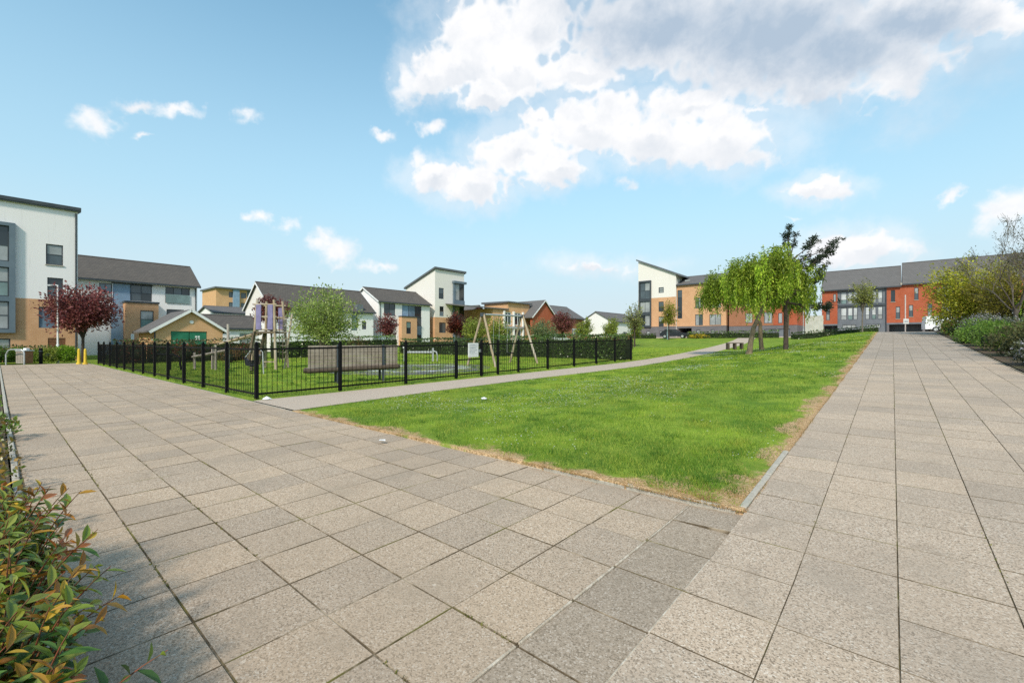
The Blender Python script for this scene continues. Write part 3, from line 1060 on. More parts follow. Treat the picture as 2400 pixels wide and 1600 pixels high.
def hedge(name, label, u0, v0, u1, v1, wid, h, dens, leaf, cols, group=None, cat='hedge', dz=0.0):
    """clipped hedge along a line on the ground"""
    L = math.hypot(u1 - u0, v1 - v0)
    base = WG((u0 + u1) / 2, (v0 + v1) / 2, dz)
    a = Vector((-v1 + v0, u1 - u0, float(gz(u1, v1) - gz(u0, v0))))
    rz = math.atan2(a.y, a.x)
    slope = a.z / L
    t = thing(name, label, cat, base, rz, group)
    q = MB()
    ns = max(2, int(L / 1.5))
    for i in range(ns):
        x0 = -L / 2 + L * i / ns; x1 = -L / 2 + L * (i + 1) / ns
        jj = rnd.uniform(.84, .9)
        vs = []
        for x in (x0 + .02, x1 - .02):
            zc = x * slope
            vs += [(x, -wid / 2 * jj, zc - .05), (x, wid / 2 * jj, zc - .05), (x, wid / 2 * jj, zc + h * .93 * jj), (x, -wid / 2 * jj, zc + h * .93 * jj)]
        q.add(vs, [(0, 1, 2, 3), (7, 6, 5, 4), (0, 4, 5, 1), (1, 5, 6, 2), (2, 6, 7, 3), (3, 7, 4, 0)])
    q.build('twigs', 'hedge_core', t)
    n = int(dens * L * (2 * h + wid))
    x = NP.uniform(-L / 2, L / 2, n)
    s = NP.uniform(0, 2 * h + wid, n)
    y = np.where(s < h, -wid / 2, np.where(s < 2 * h, wid / 2, s - 2 * h - wid / 2))
    z = np.where(s < h, s, np.where(s < 2 * h, s - h, h))
    bump = 1 + .07 * (vnoise(x + 50, s, 1.4, int(L * 7) % 999) - .5) * 2
    y = y * bump + NP.normal(0, .035, n)
    z = z * bump + NP.normal(0, .03, n)
    P = np.stack([x, y, np.abs(z) + x * slope], 1)
    D = unit(NP.normal(0, .8, P.shape) + np.stack([np.zeros(n), np.sign(y) * .5, np.where(s > 2 * h, .8, .3)], 1))
    LL = leaf * NP.uniform(.6, 1.4, n)
    cl = np.exp((vnoise(x + 50, s + 3, .9, 21) - .5) * .9)
    crown_obj('foliage', t, P, D, LL, LL * NP.uniform(.45, .65, n), cols, 'leaf_gloss', cl)
    return t

# ------------------------------------------------------------------ buildings
FV, FU = R(90), 0.0     # facade along U facing the plaza / facade along V facing the lawn


def wall(root, name, m, x0, x1, z0, z1, holes=(), depth=.14, y=0.0, body=None, ztop=None):
    """front wall in the x,z plane at y, real openings with reveals; body=(back y) closes the volume. ztop=(left,right) gives a sloping head above z1"""
    q = MB()
    xs = sorted({x0, x1} | {min(max(h[i], x0), x1) for h in holes for i in (0, 1)})
    zs = sorted({z0, z1} | {min(max(h[i], z0), z1) for h in holes for i in (2, 3)})
    for a, b in zip(xs[:-1], xs[1:]):
        for c, d in zip(zs[:-1], zs[1:]):
            cx, cz = (a + b) / 2, (c + d) / 2
            if any(h[0] < cx < h[1] and h[2] < cz < h[3] for h in holes):
                continue
            q.add([(a, y, c), (b, y, c), (b, y, d), (a, y, d)], [(0, 1, 2, 3)])
    for (a, b, c, d) in holes:
        c_, d_ = max(c, z0), min(d, z1)
        if d_ <= c_:
            continue
        e = y + depth
        for vs in (((a, c_), (a, d_)), ((b, d_), (b, c_)), ((a, d_), (b, d_)) if d <= z1 else None, ((b, c_), (a, c_)) if c >= z0 else None):
            if vs:
                (p, r_), (s_, t_) = vs
                q.add([(p, y, r_), (p, e, r_), (s_, e, t_), (s_, y, t_)], [(0, 1, 2, 3)])
    if ztop:
        q.add([(x0, y, z1), (x1, y, z1), (x1, y, ztop[1]), (x0, y, ztop[0])], [(0, 1, 2, 3)])
    if body:
        h0, h1 = ztop or (z1, z1)
        q.add([(x0, body, z0), (x0, y, z0), (x0, y, h0), (x0, body, h0)], [(0, 1, 2, 3)])
        q.add([(x1, y, z0), (x1, body, z0), (x1, body, h1), (x1, y, h1)], [(0, 1, 2, 3)])
        q.add([(x1, body, z0), (x0, body, z0), (x0, body, h0), (x1, body, h1)], [(0, 1, 2, 3)])
    return q.build(name, m, root)


def window(root, x0, x1, z0, z1, glass='glass_dark', cols=1, rows=1, frame='dark_metal', y=0.0, fw=.07, inset=.06, splits=None, sill=False, name='window'):
    q = MB()
    a, b = y + inset, y + inset + .07
    q.box(x0, x0 + fw, a, b, z0, z1); q.box(x1 - fw, x1, a, b, z0, z1)
    q.box(x0 + fw, x1 - fw, a, b, z0, z0 + fw); q.box(x0 + fw, x1 - fw, a, b, z1 - fw, z1)
    for k in range(1, cols):
        xx = x0 + (x1 - x0) * k / cols
        q.box(xx - fw * .4, xx + fw * .4, a + .004, b - .004, z0 + fw, z1 - fw)
    for k in (splits or [i / rows for i in range(1, rows)]):
        zz = z0 + (z1 - z0) * k
        q.box(x0 + fw, x1 - fw, a + .008, b - .008, zz - fw * .4, zz + fw * .4)
    w = q.build(name, frame, root)
    ys = [0.0] + sorted(splits or [i / rows for i in range(1, rows)]) + [1.0]
    gl = glass if isinstance(glass, (list, tuple)) else [glass]
    i = 0
    for r_ in range(len(ys) - 1):
        for c in range(cols):
            xa, xb = x0 + (x1 - x0) * c / cols, x0 + (x1 - x0) * (c + 1) / cols
            za, zb = z0 + (z1 - z0) * ys[r_], z0 + (z1 - z0) * ys[r_ + 1]
            MB().box(xa + .02, xb - .02, a + .035, a + .05, za + .02, zb - .02).build('pane', gl[i % len(gl)], w)
            i += 1
    if sill:
        MB().box(x0 - .05, x1 + .05, y - .06, y + .05, z0 - .07, z0 - .005).build('sill', 'concrete', w)
    return w


def panel(root, m, x0, x1, z0, z1, y=0.0, proud=.05, name='panel'):
    return MB().box(x0, x1, y - proud, y + .02, z0, z1).build(name, m, root)


def gable_roof(root, x0, x1, y0, y1, ze, zr, m='roof_tile', oh=.35, og=.25, th=.16, gable=None, verge='white_paint', axis='x'):
    """ridge along local x; eaves at y0, y1. each side a slab"""
    ym = (y0 + y1) / 2
    s = (zr - ze) / (ym - y0)
    r = MB()
    for sgn in (-1, 1):
        ye = y0 - oh if sgn < 0 else y1 + oh
        zz = ze - oh * s
        r.prism_x([(ye, zz), (ym, zr), (ym, zr + th), (ye, zz + th)] if sgn < 0 else [(ym, zr), (ye, zz), (ye, zz + th), (ym, zr + th)], x0 - og, x1 + og)
    ro = r.build('roof', m, root)
    MB().prism_x([(ym - .12, zr + th - .02), (ym + .12, zr + th - .02), (ym, zr + th + .07)], x0 - og, x1 + og).build('ridge', m, ro)
    f = MB().box(x0 - og, x1 + og, y0 - oh - .05, y0 - oh, ze - oh * s - .04, ze - oh * s + .15)
    f.build('gutter', 'dark_metal', ro)
    if gable:
        for x in (x0, x1):
            MB().add([(x, y0, ze), (x, y1, ze), (x, ym, zr)], [(0, 1, 2)]).build('gable_wall', gable, root)
        if verge:
            b = MB()
            for x in (x0 - og - .02, x1 + og + .02):
                for (ya, za, yb, zb) in ((y0 - oh, ze - oh * s, ym, zr), (ym, zr, y1 + oh, ze - oh * s)):
                    b.bar((x, ya, za + .03), (x, yb, zb + .03), .035, .2)
            b.build('bargeboard', verge, root)
    return ro


def mono_roof_x(root, x0, x1, y0, y1, z0, z1, oh=.35, th=.28, m='zinc_edge'):
    """roof slab sloping along x from z0 at x0 to z1 at x1"""
    s = (z1 - z0) / (x1 - x0)
    return MB().prism([(x0 - oh, z0 - oh * s), (x1 + oh, z1 + oh * s), (x1 + oh, z1 + oh * s + th), (x0 - oh, z0 - oh * s + th)], y0 - oh, y1 + oh).build('roof', m, root)


def mono_roof_y(root, x0, x1, y0, y1, z0, z1, oh=.35, th=.28, m='zinc_edge'):
    s = (z1 - z0) / (y1 - y0)
    return MB().prism_x([(y0 - oh, z0 - oh * s), (y1 + oh, z1 + oh * s), (y1 + oh, z1 + oh * s + th), (y0 - oh, z0 - oh * s + th)], x0 - oh, x1 + oh).build('roof', m, root)


def downpipe(root, x, z0, z1, y=-.06, m='dark_metal'):
    return MB().tube([(x, y, z0), (x, y, z1)], .05, 8).build('downpipe', m, root)


# -- tall white block at the far end of the plaza
b = thing('apartment_block', 'tall white and buff-brick apartment block beside the plaza with a grey window bay', 'building', W(-9.0, 46.7, 0), FV)
X = lambda u: u + 9.0
h_up = [(X(2.37), X(3.25), 6.92, 8.41), (X(2.44), X(3.25), 4.55, 5.97)]
h_lo = [(X(2.01), X(2.84), 2.28, 3.81), (X(2.47), X(3.38), .83, 1.56), (X(-1.2), X(.66), .8, 1.5)]
h_bay = [(X(-2.4), X(.89), 1.9, 9.54)]
wall(b, 'render_wall', 'white_render', 0, X(4.03), 4.36, 11.05, h_up + h_bay, body=11)
wall(b, 'brick_wall', 'buff_brick', 0, X(4.03), -.3, 4.36, h_lo + h_bay, body=11)
window(b, *h_up[0], ['glass_mid', 'glass_blind_sheen'], 1, 2, sill=True)
window(b, *h_up[1], ['glass_mid', 'glass_dark'], 1, 2, sill=True)
window(b, *h_lo[0], 'glass_blue', 1, 1, frame='bay_grey')
w_ = MB().box(X(2.47), X(3.38), .05, .09, .83, 1.56)
vd = w_.build('vent_door', 'brown_wood', b)
for k in range(5):
    MB().bar((X(2.5), .04, .93 + k * .13), (X(3.35), .04, .93 + k * .13), .03, .05).build('slat', 'brown_wood', vd)
window(b, *h_lo[2], 'glass_blind_sheen', 2, 1)
bay = MB().box(X(.60), X(.89), -.25, .3, 1.9, 9.54).box(X(-2.4), X(.60), -.25, .3, 9.31, 9.54).box(X(-2.4), X(.60), -.25, .3, 1.9, 2.15)
bay.box(X(-2.4), X(.60), -.2, .3, 4.08, 4.42).box(X(-2.4), X(.60), -.2, .3, 6.45, 6.84).build('bay_frame', 'bay_grey', b)
for (za, zb, g1, g2) in ((6.84, 9.31, 'glass_blind_sheen', 'glass_dark'), (4.42, 6.45, 'glass_green', 'glass_blind_sheen'), (2.15, 4.08, 'glass_blind_sheen', 'glass_blind_sheen')):
    window(b, X(-2.4), X(.60), za, zb, [g1] * 3 + [g2] * 3, 3, 2, frame='dark_metal', y=-.12, splits=[.45 if za > 6 else .5], name='bay_window')
mono_roof_y(b, 0, X(4.03), 0, 11, 11.05, 12.4, oh=.17, th=.3, m='zinc_edge')
MB().box(-.2, X(4.2), -.24, -.17, 11.12, 11.36).build('fascia', 'dark_metal', b)
downpipe(b, X(3.93), .2, 10.9)

# -- long two and a half storey terrace beyond it
b = thing('terrace_house', 'long white terrace with dark tiled roof, blue panels and a brick porch', 'building', W(1.0, 63, 0), FV)
X = lambda u: u - 1.0
hs = [(X(7.05), X(8.06), 5.5, 7.44), (X(9.55), X(11.4), 5.75, 7.49), (X(12.61), X(14.93), 5.7, 7.55), (X(12.72), X(14.34), 3.2, 5.0), (X(8.11), X(9.55), .4, 7.48)]
wall(b, 'render_wall', 'white_render', 0, X(15.66), -.3, 7.85, hs, body=8)
window(b, *hs[0], ['glass_blind_sheen', 'glass_blue'], 1, 2)
window(b, *hs[1], ['glass_mid', 'glass_dark', 'glass_mid', 'glass_mid'], 2, 2)
wn_ = window(b, *hs[2], ['glass_dark', 'glass_mid', 'glass_dark'], 3, 1)
MB().box(X(12.63), X(14.91), -.10, -.07, 5.72, 6.72).build('glass_balustrade', 'glass_green', b)
window(b, *hs[3], 'glass_dark', 2, 1)
panel(b, 'blue_panel', X(8.11), X(9.55), .4, 7.48, y=.05, proud=.0)
MB().box(X(8.0), X(11.5), -.10, .0, 7.49, 7.60).build('lintel', 'dark_metal', b)
p_ = (X(8.93), X(11.71))
hp = [(X(10.14), X(11.28), 2.76, 4.65)]
wall(b, 'porch_wall', 'buff_brick', p_[0], p_[1], -.3, 5.43, hp, y=-1.5, body=.02)
window(b, *hp[0], ['glass_green', 'glass_blind_sheen'], 1, 2, y=-1.5)
MB().box(p_[0] - .08, p_[1] + .08, -1.6, .0, 5.43, 5.62).build('coping', 'dark_metal', b)
panel(b, 'blue_panel', p_[0] - 1.0, p_[0] - .03, .3, 4.9, y=-.3, proud=.1)
MB().box(X(9.35), X(9.62), -1.58, -1.5, 1.5, 2.1).build('meter_box', 'white_paint', b)
gable_roof(b, 0, X(15.66), 0, 8, 7.95, 10.5, oh=.45, gable='white_render', verge='dark_metal')
downpipe(b, X(15.5), 0, 7.6)

# -- brick shed with green doors
b = thing('shed', 'small buff-brick gabled shed with green double doors and a white bargeboard', 'shed', W(7.91, 42.5, 0), FV)
w_, zr = 4.45, 3.75
hd = [(.94, 3.33, 0.0, 2.1)]
wall(b, 'wall', 'buff_brick_pale', 0, w_, -.2, 2.25, hd, body=6.0, depth=.12)
MB().add([(0, 0, 2.25), (w_, 0, 2.25), (w_ / 2, 0, zr - .05)], [(0, 1, 2)]).build('gable_wall', 'buff_brick_pale', b)
for k in (0, 1):
    d_ = MB().box(.94 + 1.2 * k + .02, .94 + 1.2 * (k + 1) - .03, .06, .11, .02, 2.08).build('door', 'green_door', b)
    MB().box(.94 + 1.2 * k + (1.0 if k == 0 else .1), .94 + 1.2 * k + (1.06 if k == 0 else .16), .02, .06, 1.0, 1.2).build('handle', 'galvanised', d_)
    if k:
        for (i, j) in ((0, 0), (1, 0), (0, 1), (1, 1)):
            MB().box(2.53 + .18 * i, 2.66 + .18 * i, .05, .06, 1.4 + .2 * j, 1.55 + .2 * j).build('notice', 'sign_white', d_)
MB().tube([(w_ / 2 + .05, -.04, 2.85), (w_ / 2 + .05, .02, 2.85)], .13, 14).build('alarm_bell', 'white_paint', b)
r_ = MB()
for sg in (-1, 1):
    xa = -.4 if sg < 0 else w_ + .4
    za = 2.25 - .4 * (zr - 2.25) / (w_ / 2)
    r_.prism([(xa, za), (w_ / 2, zr), (w_ / 2, zr + .12), (xa, za + .12)] if sg < 0 else [(w_ / 2, zr), (xa, za), (xa, za + .12), (w_ / 2, zr + .12)], -.25, 6.2)
r_.build('roof', 'roof_slate', b)
bb = MB()
for sg in (-1, 1):
    xa = -.42 if sg < 0 else w_ + .42
    bb.bar((xa, -.28, 2.25 - .42 * (zr - 2.25) / (w_ / 2) + .02), (w_ / 2, -.28, zr + .02), .04, .2)
bb.build('bargeboard', 'white_paint', b)
downpipe(b, -.06, 0, 2.0, y=-.05)

# -- low garages behind the shed, small white house, far flats
b = thing('garage_block', 'low white garage block with a dark pitched roof behind the shed', 'building', W(11.8, 50, 0), FV)
wall(b, 'wall', 'white_render', 0, 6.0, -.2, 2.55, [(4.2, 5.4, .2, 2.2)], body=5)
window(b, 4.2, 5.4, .2, 2.2, 'glass_blind_sheen', name='garage_door', frame='white_paint')
gable_roof(b, 0, 6.0, 0, 5, 2.6, 3.85, gable='white_render', verge='white_paint', oh=.2)
b = thing('gabled_house', 'small white rendered house between the far flats and the long-roofed house', 'house', W(19.4, 70, 0), FV)
wall(b, 'wall', 'white_render', 0, 4.6, 0, 5.2, [(1.6, 2.5, 3.4, 4.5)], body=8)
window(b, 1.6, 2.5, 3.4, 4.5, 'glass_mid')
gable_roof(b, 0, 4.6, 0, 8, 5.2, 6.2, gable='white_render', verge=None, m='roof_slate', oh=.15)
b = thing('far_flats', 'distant block of flats in pale and orange brick under a flat grey roof', 'building', W(38.0, 136, 0), FV)
hs = []
for fl in range(5):
    for k in range(5):
        hs.append((3.0 + k * 2.9, 4.3 + k * 2.9, 2.0 + fl * 2.8, 3.5 + fl * 2.8))
wall(b, 'pale_wall', 'buff_brick_pale', 0, 7.4, 0, 15.4, [h for h in hs if h[1] < 7.4], body=12)
wall(b, 'brick_wall', 'brown_brick', 7.4, 18.0, 0, 13.6, [h for h in hs if 7.4 < h[0] and h[3] < 13.6], body=12)
wall(b, 'attic_wall', 'grey_panel', 7.4, 18.0, 13.6, 15.4, body=12)
for h in hs:
    if h[3] < 13.6 or h[1] < 7.4:
        window(b, *h, 'glass_dark' if (h[0] * 7) % 2 < 1 else 'glass_mid', fw=.12)
MB().box(3.9, 5.4, -.6, 0.02, 1, 15.6).build('stair_tower', 'blue_panel', b)
MB().box(-.5, 18.4, -.9, 12.3, 15.4, 15.8).build('roof', 'zinc_edge', b)

# -- long-roofed white house behind the playground
b = thing('long_house', 'long white house with broad dark roof and gable end behind the playground', 'house', W(21.2, 56, 0.2), FV)
X = lambda u: u - 21.2
hs = [(X(31.64), X(32.5), 2.6, 5.3), (X(33.18), X(33.86), 2.8, 3.9), (X(25.0), X(26.3), 2.6, 4.0), (X(28.0), X(29.2), 2.6, 4.0)]
wall(b, 'render_wall', 'white_render', 0, X(34.95), -.2, 5.3, hs, body=8)
window(b, *hs[0], 'glass_green')
window(b, *hs[1], 'glass_dark', 1, 2)
window(b, *hs[2], 'glass_mid', 2, 1)
window(b, *hs[3], 'glass_mid', 2, 1)
gable_roof(b, 0, X(34.95), 0, 8, 5.3, 8.35, gable='cream_render', verge='white_paint')
MB().box(X(32.36), X(33.26), -.2, 1.2, 4.9, 6.25).build('dormer', 'grey_panel', b)
MB().box(-.12, 0, 2.5, 5.5, 3.0, 3.12).build('string_course', 'white_paint', b)

# -- three storey end house with the blue glazing
b = thing('end_house', 'white three-storey house with blue glazing and an orange brick porch', 'house', W(37.1, 58, 0.5), FV)
X = lambda u: u - 37.1
o = -.5
hs = [(X(38.0), X(40.01), 5.2 + o, 7.1 + o), (X(41.25), X(45.0), 5.2 + o, 7.0 + o), (X(43.58), X(45.05), 1.0 + o, 5.2 + o), (X(38.66), X(40.3), 1.0 + o, 2.6 + o)]
wall(b, 'render_wall', 'white_render', 0, X(46.7), -.6, 7.35 + o, hs, body=8)
window(b, *hs[0], ['glass_dark', 'glass_mid', 'glass_dark', 'glass_dark'], 2, 2)
window(b, *hs[1], ['blue_panel', 'glass_blue', 'glass_dark'], 3, 1)
window(b, *hs[2], ['glass_dark', 'glass_blue', 'glass_mid'], 1, 3, frame='bay_grey')
window(b, *hs[3], 'glass_blind_sheen', 2, 1, frame='white_paint', name='door')
hp = [(X(41.48), X(42.36), 2.5 + o, 4.36 + o)]
wall(b, 'porch_wall', 'buff_brick', X(40.63), X(43.5), -.6, 5.11 + o, hp, y=-.8, body=.02)
window(b, *hp[0], ['glass_dark', 'glass_green'], 1, 2, y=-.8)
MB().box(X(40.55), X(43.58), -.9, .0, 5.11 + o, 5.25 + o).build('coping', 'dark_metal', b)
gable_roof(b, 0, X(46.7), 0, 8, 7.35 + o, 9.55 + o, gable='white_render', verge='white_paint')
downpipe(b, X(37.35), -.3, 6.6)

# -- white tower with the corner bay
b = thing('white_tower', 'tall white tower house with slanting roof and dark corner bay', 'building', W(47.8, 58, 0.5), FV)
X = lambda u: u - 47.8
hs = [(X(48.61), X(49.72), 8.5 + o, 10.35 + o), (X(48.8), X(49.72), 5.6 + o, 7.24 + o)]
hl = [(X(48.7), X(50.19), 2.77 + o, 4.53 + o)]
hb = [(X(51.73), X(54.3), .9 + o, 11.6 + o)]
wall(b, 'render_wall', 'cream_render', 0, X(54.42), 5.38 + o, 13.35 + o, hs + hb)
wall(b, 'brick_wall', 'buff_brick', 0, X(54.42), -.6, 5.38 + o, hl + hb, body=8)
sd = MB()
za, zb, zc = 5.38 + o, 13.35 + o, 10.75 + o
for x in (0, X(54.42)):
    sd.add([(x, 0, za), (x, 8, za), (x, 8, zc), (x, 0, zb)], [(0, 1, 2, 3)])
sd.add([(0, 8, za), (X(54.42), 8, za), (X(54.42), 8, zc), (0, 8, zc)], [(0, 1, 2, 3)])
sd.build('side_wall', 'cream_render', b)
window(b, *hs[0], ['glass_dark', 'glass_mid'], 1, 2)
window(b, *hs[1], ['glass_blue', 'glass_dark'], 1, 2)
window(b, *hl[0], ['glass_dark', 'glass_mid'], 2, 1)
MB().box(X(51.73), X(52.1), -.3, .3, .9 + o, 11.6 + o).box(X(51.6), X(54.5), -.6, .3, 11.4 + o, 11.8 + o).box(X(52.1), X(54.3), -.3, .3, 7.4 + o, 8.5 + o).box(X(52.1), X(54.3), -.3, .3, 4.4 + o, 5.7 + o).build('bay_frame', 'bay_grey', b)
for (za_, zb_) in ((8.5, 11.4), (5.7, 7.4), (.9, 4.4)):
    window(b, X(52.1), X(54.3), za_ + o, zb_ + o, ['glass_blind_sheen', 'glass_dark'] if za_ > 5 else ['glass_mid', 'glass_dark'], 2, 1, y=-.2, name='bay_window')
mono_roof_y(b, 0, X(54.42), 0, 8, 13.35 + o, 10.75 + o, oh=.3, th=.3)

# -- more distant red and ochre houses
b = thing('red_gable_house', 'small red-brick gable peeping out beside the white tower', 'house', W(58.2, 62.0, 0.6), FV)
wall(b, 'wall', 'red_brick', 0, 7.6, -.5, 5.4, [(4.8, 5.9, 3.0, 4.4)], body=9)
window(b, 4.8, 5.9, 3.0, 4.4, 'glass_dark')
MB().add([(0, 0, 5.4), (7.6, 0, 5.4), (3.8, 0, 7.7)], [(0, 1, 2)]).build('gable_wall', 'red_brick', b)
r_ = MB()
r_.prism([(-.4, 5.16), (3.8, 7.7), (3.8, 7.9), (-.4, 5.36)], -.3, 9).prism([(3.8, 7.7), (8.0, 5.16), (8.0, 5.36), (3.8, 7.9)], -.3, 9)
r_.build('roof', 'roof_slate', b)
b = thing('ochre_block', 'ochre brick block with white window bays behind the swings', 'building', W(56.6, 53.0, 0.6), FV)
hs = [(3.0, 5.0, 3.7, 6.0), (5.8, 7.8, 3.7, 6.0), (3.0, 5.0, .6, 3.0), (5.8, 7.8, .6, 3.0)]
wall(b, 'wall', 'buff_brick_pale', 0, 10.3, -.5, 6.5, hs, body=8)
for h in hs:
    window(b, *h, ['glass_dark', 'glass_mid'], 2, 1, frame='white_paint', fw=.14)
for xx in (2.6, 5.25, 7.95):
    MB().box(xx, xx + .28, -.35, 0, -.4, 6.2).build('bay_post', 'white_paint', b)
MB().box(2.62, 8.2, -.4, 0, 3.05, 3.45).build('balcony', 'galvanised', b)
wall(b, 'upper_wall', 'buff_brick_pale', 4.0, 10.3, 6.5, 7.75, body=6)
MB().prism_x([(-.4, 7.75), (6.4, 7.75), (6.4, 8.1), (-.4, 8.0)], 3.6, 10.7).build('roof', 'zinc_edge', b)
MB().prism_x([(-.3, 6.4), (7.5, 7.35), (7.5, 7.5), (-.3, 6.62)], -6.5, 3.95).build('low_roof', 'roof_slate', b)
b = thing('red_brick_house', 'red-brick house with grey roof and white bay behind the hedge', 'house', W(65.2, 51.0, 0.7), FV)
wall(b, 'wall', 'red_brick', 0, 7.4, -.6, 5.3, [(2.6, 3.6, 2.6, 4.2)], body=.5)
window(b, 2.6, 3.6, 2.6, 4.2, 'glass_dark')
MB().add([(0, 0, 5.3), (7.4, 0, 5.3), (3.7, 0, 8.4)], [(0, 1, 2)]).build('gable_wall', 'red_brick', b)
r_ = MB()
r_.prism([(-.4, 4.97), (3.7, 8.4), (3.7, 8.6), (-.4, 5.17)], -.35, 10).prism([(3.7, 8.4), (7.8, 4.97), (7.8, 5.17), (3.7, 8.6)], -.35, 10)
r_.build('roof', 'roof_slate', b)
bb = MB().bar((-.42, -.38, 5.0), (3.7, -.38, 8.45), .05, .2).bar((3.7, -.38, 8.45), (7.82, -.38, 5.0), .05, .2).build('bargeboard', 'white_paint', b)
wall(b, 'side_wall', 'brown_brick', 7.4, 19.0, -.6, 5.6, [(14.5, 17.6, .3, 3.4)], y=.6, body=9.5)
window(b, 14.5, 17.6, .3, 3.4, ['glass_dark', 'glass_mid', 'glass_dark', 'glass_mid'], 4, 1, frame='white_paint', y=.6, fw=.2)
gable_roof(b, 5.4, 19.0, .6, 9.5, 5.6, 8.2, m='roof_slate', oh=.4, gable='brown_brick', verge=None)
b = thing('far_white_house', 'distant white house with grey roof between the red house and the right-hand flats', 'house', W(92.0, 49.0, 0.6), FV)
hs = [(1.5, 3.0, 1.2, 3.0), (6.0, 8.0, 1.2, 3.0), (11, 12.6, 1.2, 3.0), (2, 3.2, 3.9, 5.0), (10.5, 11.8, 3.9, 5.0)]
wall(b, 'wall', 'white_render', 0, 14.5, -.5, 5.4, hs, body=8)
for h in hs:
    window(b, *h, 'glass_mid', 2, 1)
gable_roof(b, 0, 14.5, 0, 8, 5.4, 7.6, m='roof_slate', gable='white_render', verge=None)

# -- apartment row facing the lawn
ZE_ = float(gz(77, 30))
b = thing('slant_roof_flats', 'cream and brick corner flats with steep slanting roof facing the lawn', 'building', W(77, 35.48, 0), FU)
X = lambda v: 35.48 - v
zb0, zs = 2.0, 9.1
hs = [(X(31.65), X(30.72), 9.93, 10.91)]
hl = [(X(31.65), X(30.72), 6.59, 8.37), (X(31.65), X(30.72), 3.96, 5.72)]
hb = [(X(35.3), X(32.98), 3.9, 12.3)]
wall(b, 'render_wall', 'cream_render', 0, X(28.55), zs, 12.95, hs + hb, ztop=(15.95, 12.95))
wall(b, 'brick_wall', 'buff_brick', 0, X(28.55), 3.95, zs, hl + hb)
wall(b, 'plinth', 'grey_brick', 0, X(28.55), .6, 3.95, [(X(33.94), X(33.3), 2.3, 3.2), (X(31.5), X(30.82), 2.3, 3.17)], y=.04)
sd = MB()
sd.add([(0, 9, .6), (0, 0, .6), (0, 0, 15.95), (0, 9, 15.95)], [(0, 1, 2, 3)])
sd.add([(X(28.55), 0, .6), (X(28.55), 9, .6), (X(28.55), 9, 12.95), (X(28.55), 0, 12.95)], [(0, 1, 2, 3)])
sd.build('side_wall', 'cream_render', b)
window(b, *hs[0], ['glass_blind_sheen', 'glass_blind_sheen'], 1, 2, fw=.14)
window(b, *hl[0], ['glass_dark', 'glass_mid'], 1, 2)
window(b, *hl[1], ['glass_dark', 'glass_blind_sheen'], 1, 2)
for (xa, xb) in ((X(33.94), X(33.3)), (X(31.5), X(30.82))):
    window(b, xa, xb, 2.3, 3.17, 'glass_blind_sheen', y=.04)
MB().box(hb[0][0], hb[0][0] + .2, -.3, .3, 3.9, 12.3).box(hb[0][1] - .2, hb[0][1], -.3, .3, 3.9, 12.3).box(hb[0][0] + .2, hb[0][1] - .2, -.3, .3, 12.0, 12.3).box(hb[0][0] + .2, hb[0][1] - .2, -.25, .3, 8.55, 9.0).box(hb[0][0] + .2, hb[0][1] - .2, -.25, .3, 6.06, 6.55).box(hb[0][0] + .2, hb[0][1] - .2, -.25, .3, 3.9, 4.12).build('bay_frame', 'dark_metal', b)
for (za_, zb_, gl) in ((9.0, 12.0, ['glass_mid', 'glass_mid', 'glass_mid', 'glass_blind_sheen']), (6.55, 8.55, ['glass_blind_sheen', 'glass_blind_sheen']), (4.12, 6.06, ['glass_dark', 'glass_blind_sheen'])):
    window(b, hb[0][0] + .2, hb[0][1] - .2, za_, zb_, gl, 2, 2 if len(gl) == 4 else 1, y=-.15, name='bay_window')
mono_roof_x(b, 0, X(27.75), 0, 9, 15.98, 12.60, oh=.3, th=.26)

b = thing('brick_flats', 'buff-brick flats with grey roof and tall stair window behind the willows', 'building', W(77.3, 28.5, 0), FU)
X = lambda v: 28.5 - v
hs = [(X(28.4), X(27.6), 5.27, 10.2), (X(25.4), X(24.15), 4.0, 5.88), (X(23.1), X(21.28), 4.0, 5.8), (X(25.4), X(24.15), 6.9, 8.7), (X(23.1), X(21.28), 6.9, 8.7)]
wall(b, 'wall', 'buff_brick', 0, X(20.5), 3.9, 11.1, hs, body=8)
wall(b, 'plinth', 'grey_brick', 0, X(20.5), .4, 3.9, [(.2, 2.5, .6, 3.6), (X(25.2), X(24.6), 2.6, 3.3), (X(22.9), X(22.3), 2.6, 3.3)], y=.04, body=7.9, depth=1.2)
window(b, *hs[0], ['glass_dark'] * 3 + ['glass_mid'], 1, 4)
window(b, *hs[1], ['glass_blind_sheen', 'glass_mid'], 2, 1)
window(b, *hs[2], ['glass_blind_sheen', 'glass_blind_sheen'], 2, 1)
window(b, *hs[3], ['glass_mid', 'glass_blind_sheen'], 2, 1)
window(b, *hs[4], ['glass_mid', 'glass_blind_sheen'], 2, 1)
for v_ in (25.2, 22.9):
    window(b, X(v_), X(v_ - .6), 2.6, 3.3, 'glass_blind_sheen', y=.04)
gable_roof(b, 0, X(20.5), 0, 8, 11.1, 12.8, m='roof_slate', oh=.3, og=.05)
MB().box(1.0, 1.9, 1.05, 1.9, 11.75, 12.0).build('skylight', 'glass_blind_sheen', b)
b = thing('red_brick_flats', 'red-brown flats with grey garages, half hidden by the willow trunks', 'building', W(77.0, 20.0, 0), FU)
X = lambda v: 20.0 - v
hs = [(X(17.6), X(16.6), 4.2, 5.75), (X(15.0), X(13.9), 4.08, 5.8), (X(13.1), X(12.55), 4.04, 5.6), (X(17.6), X(16.6), 6.9, 8.5), (X(15.0), X(13.9), 6.9, 8.5)]
wall(b, 'wall', 'brown_brick', 0, X(13.75), 3.75, 9.4, hs[:2] + hs[3:], body=8)
hs2 = [hs[2]]
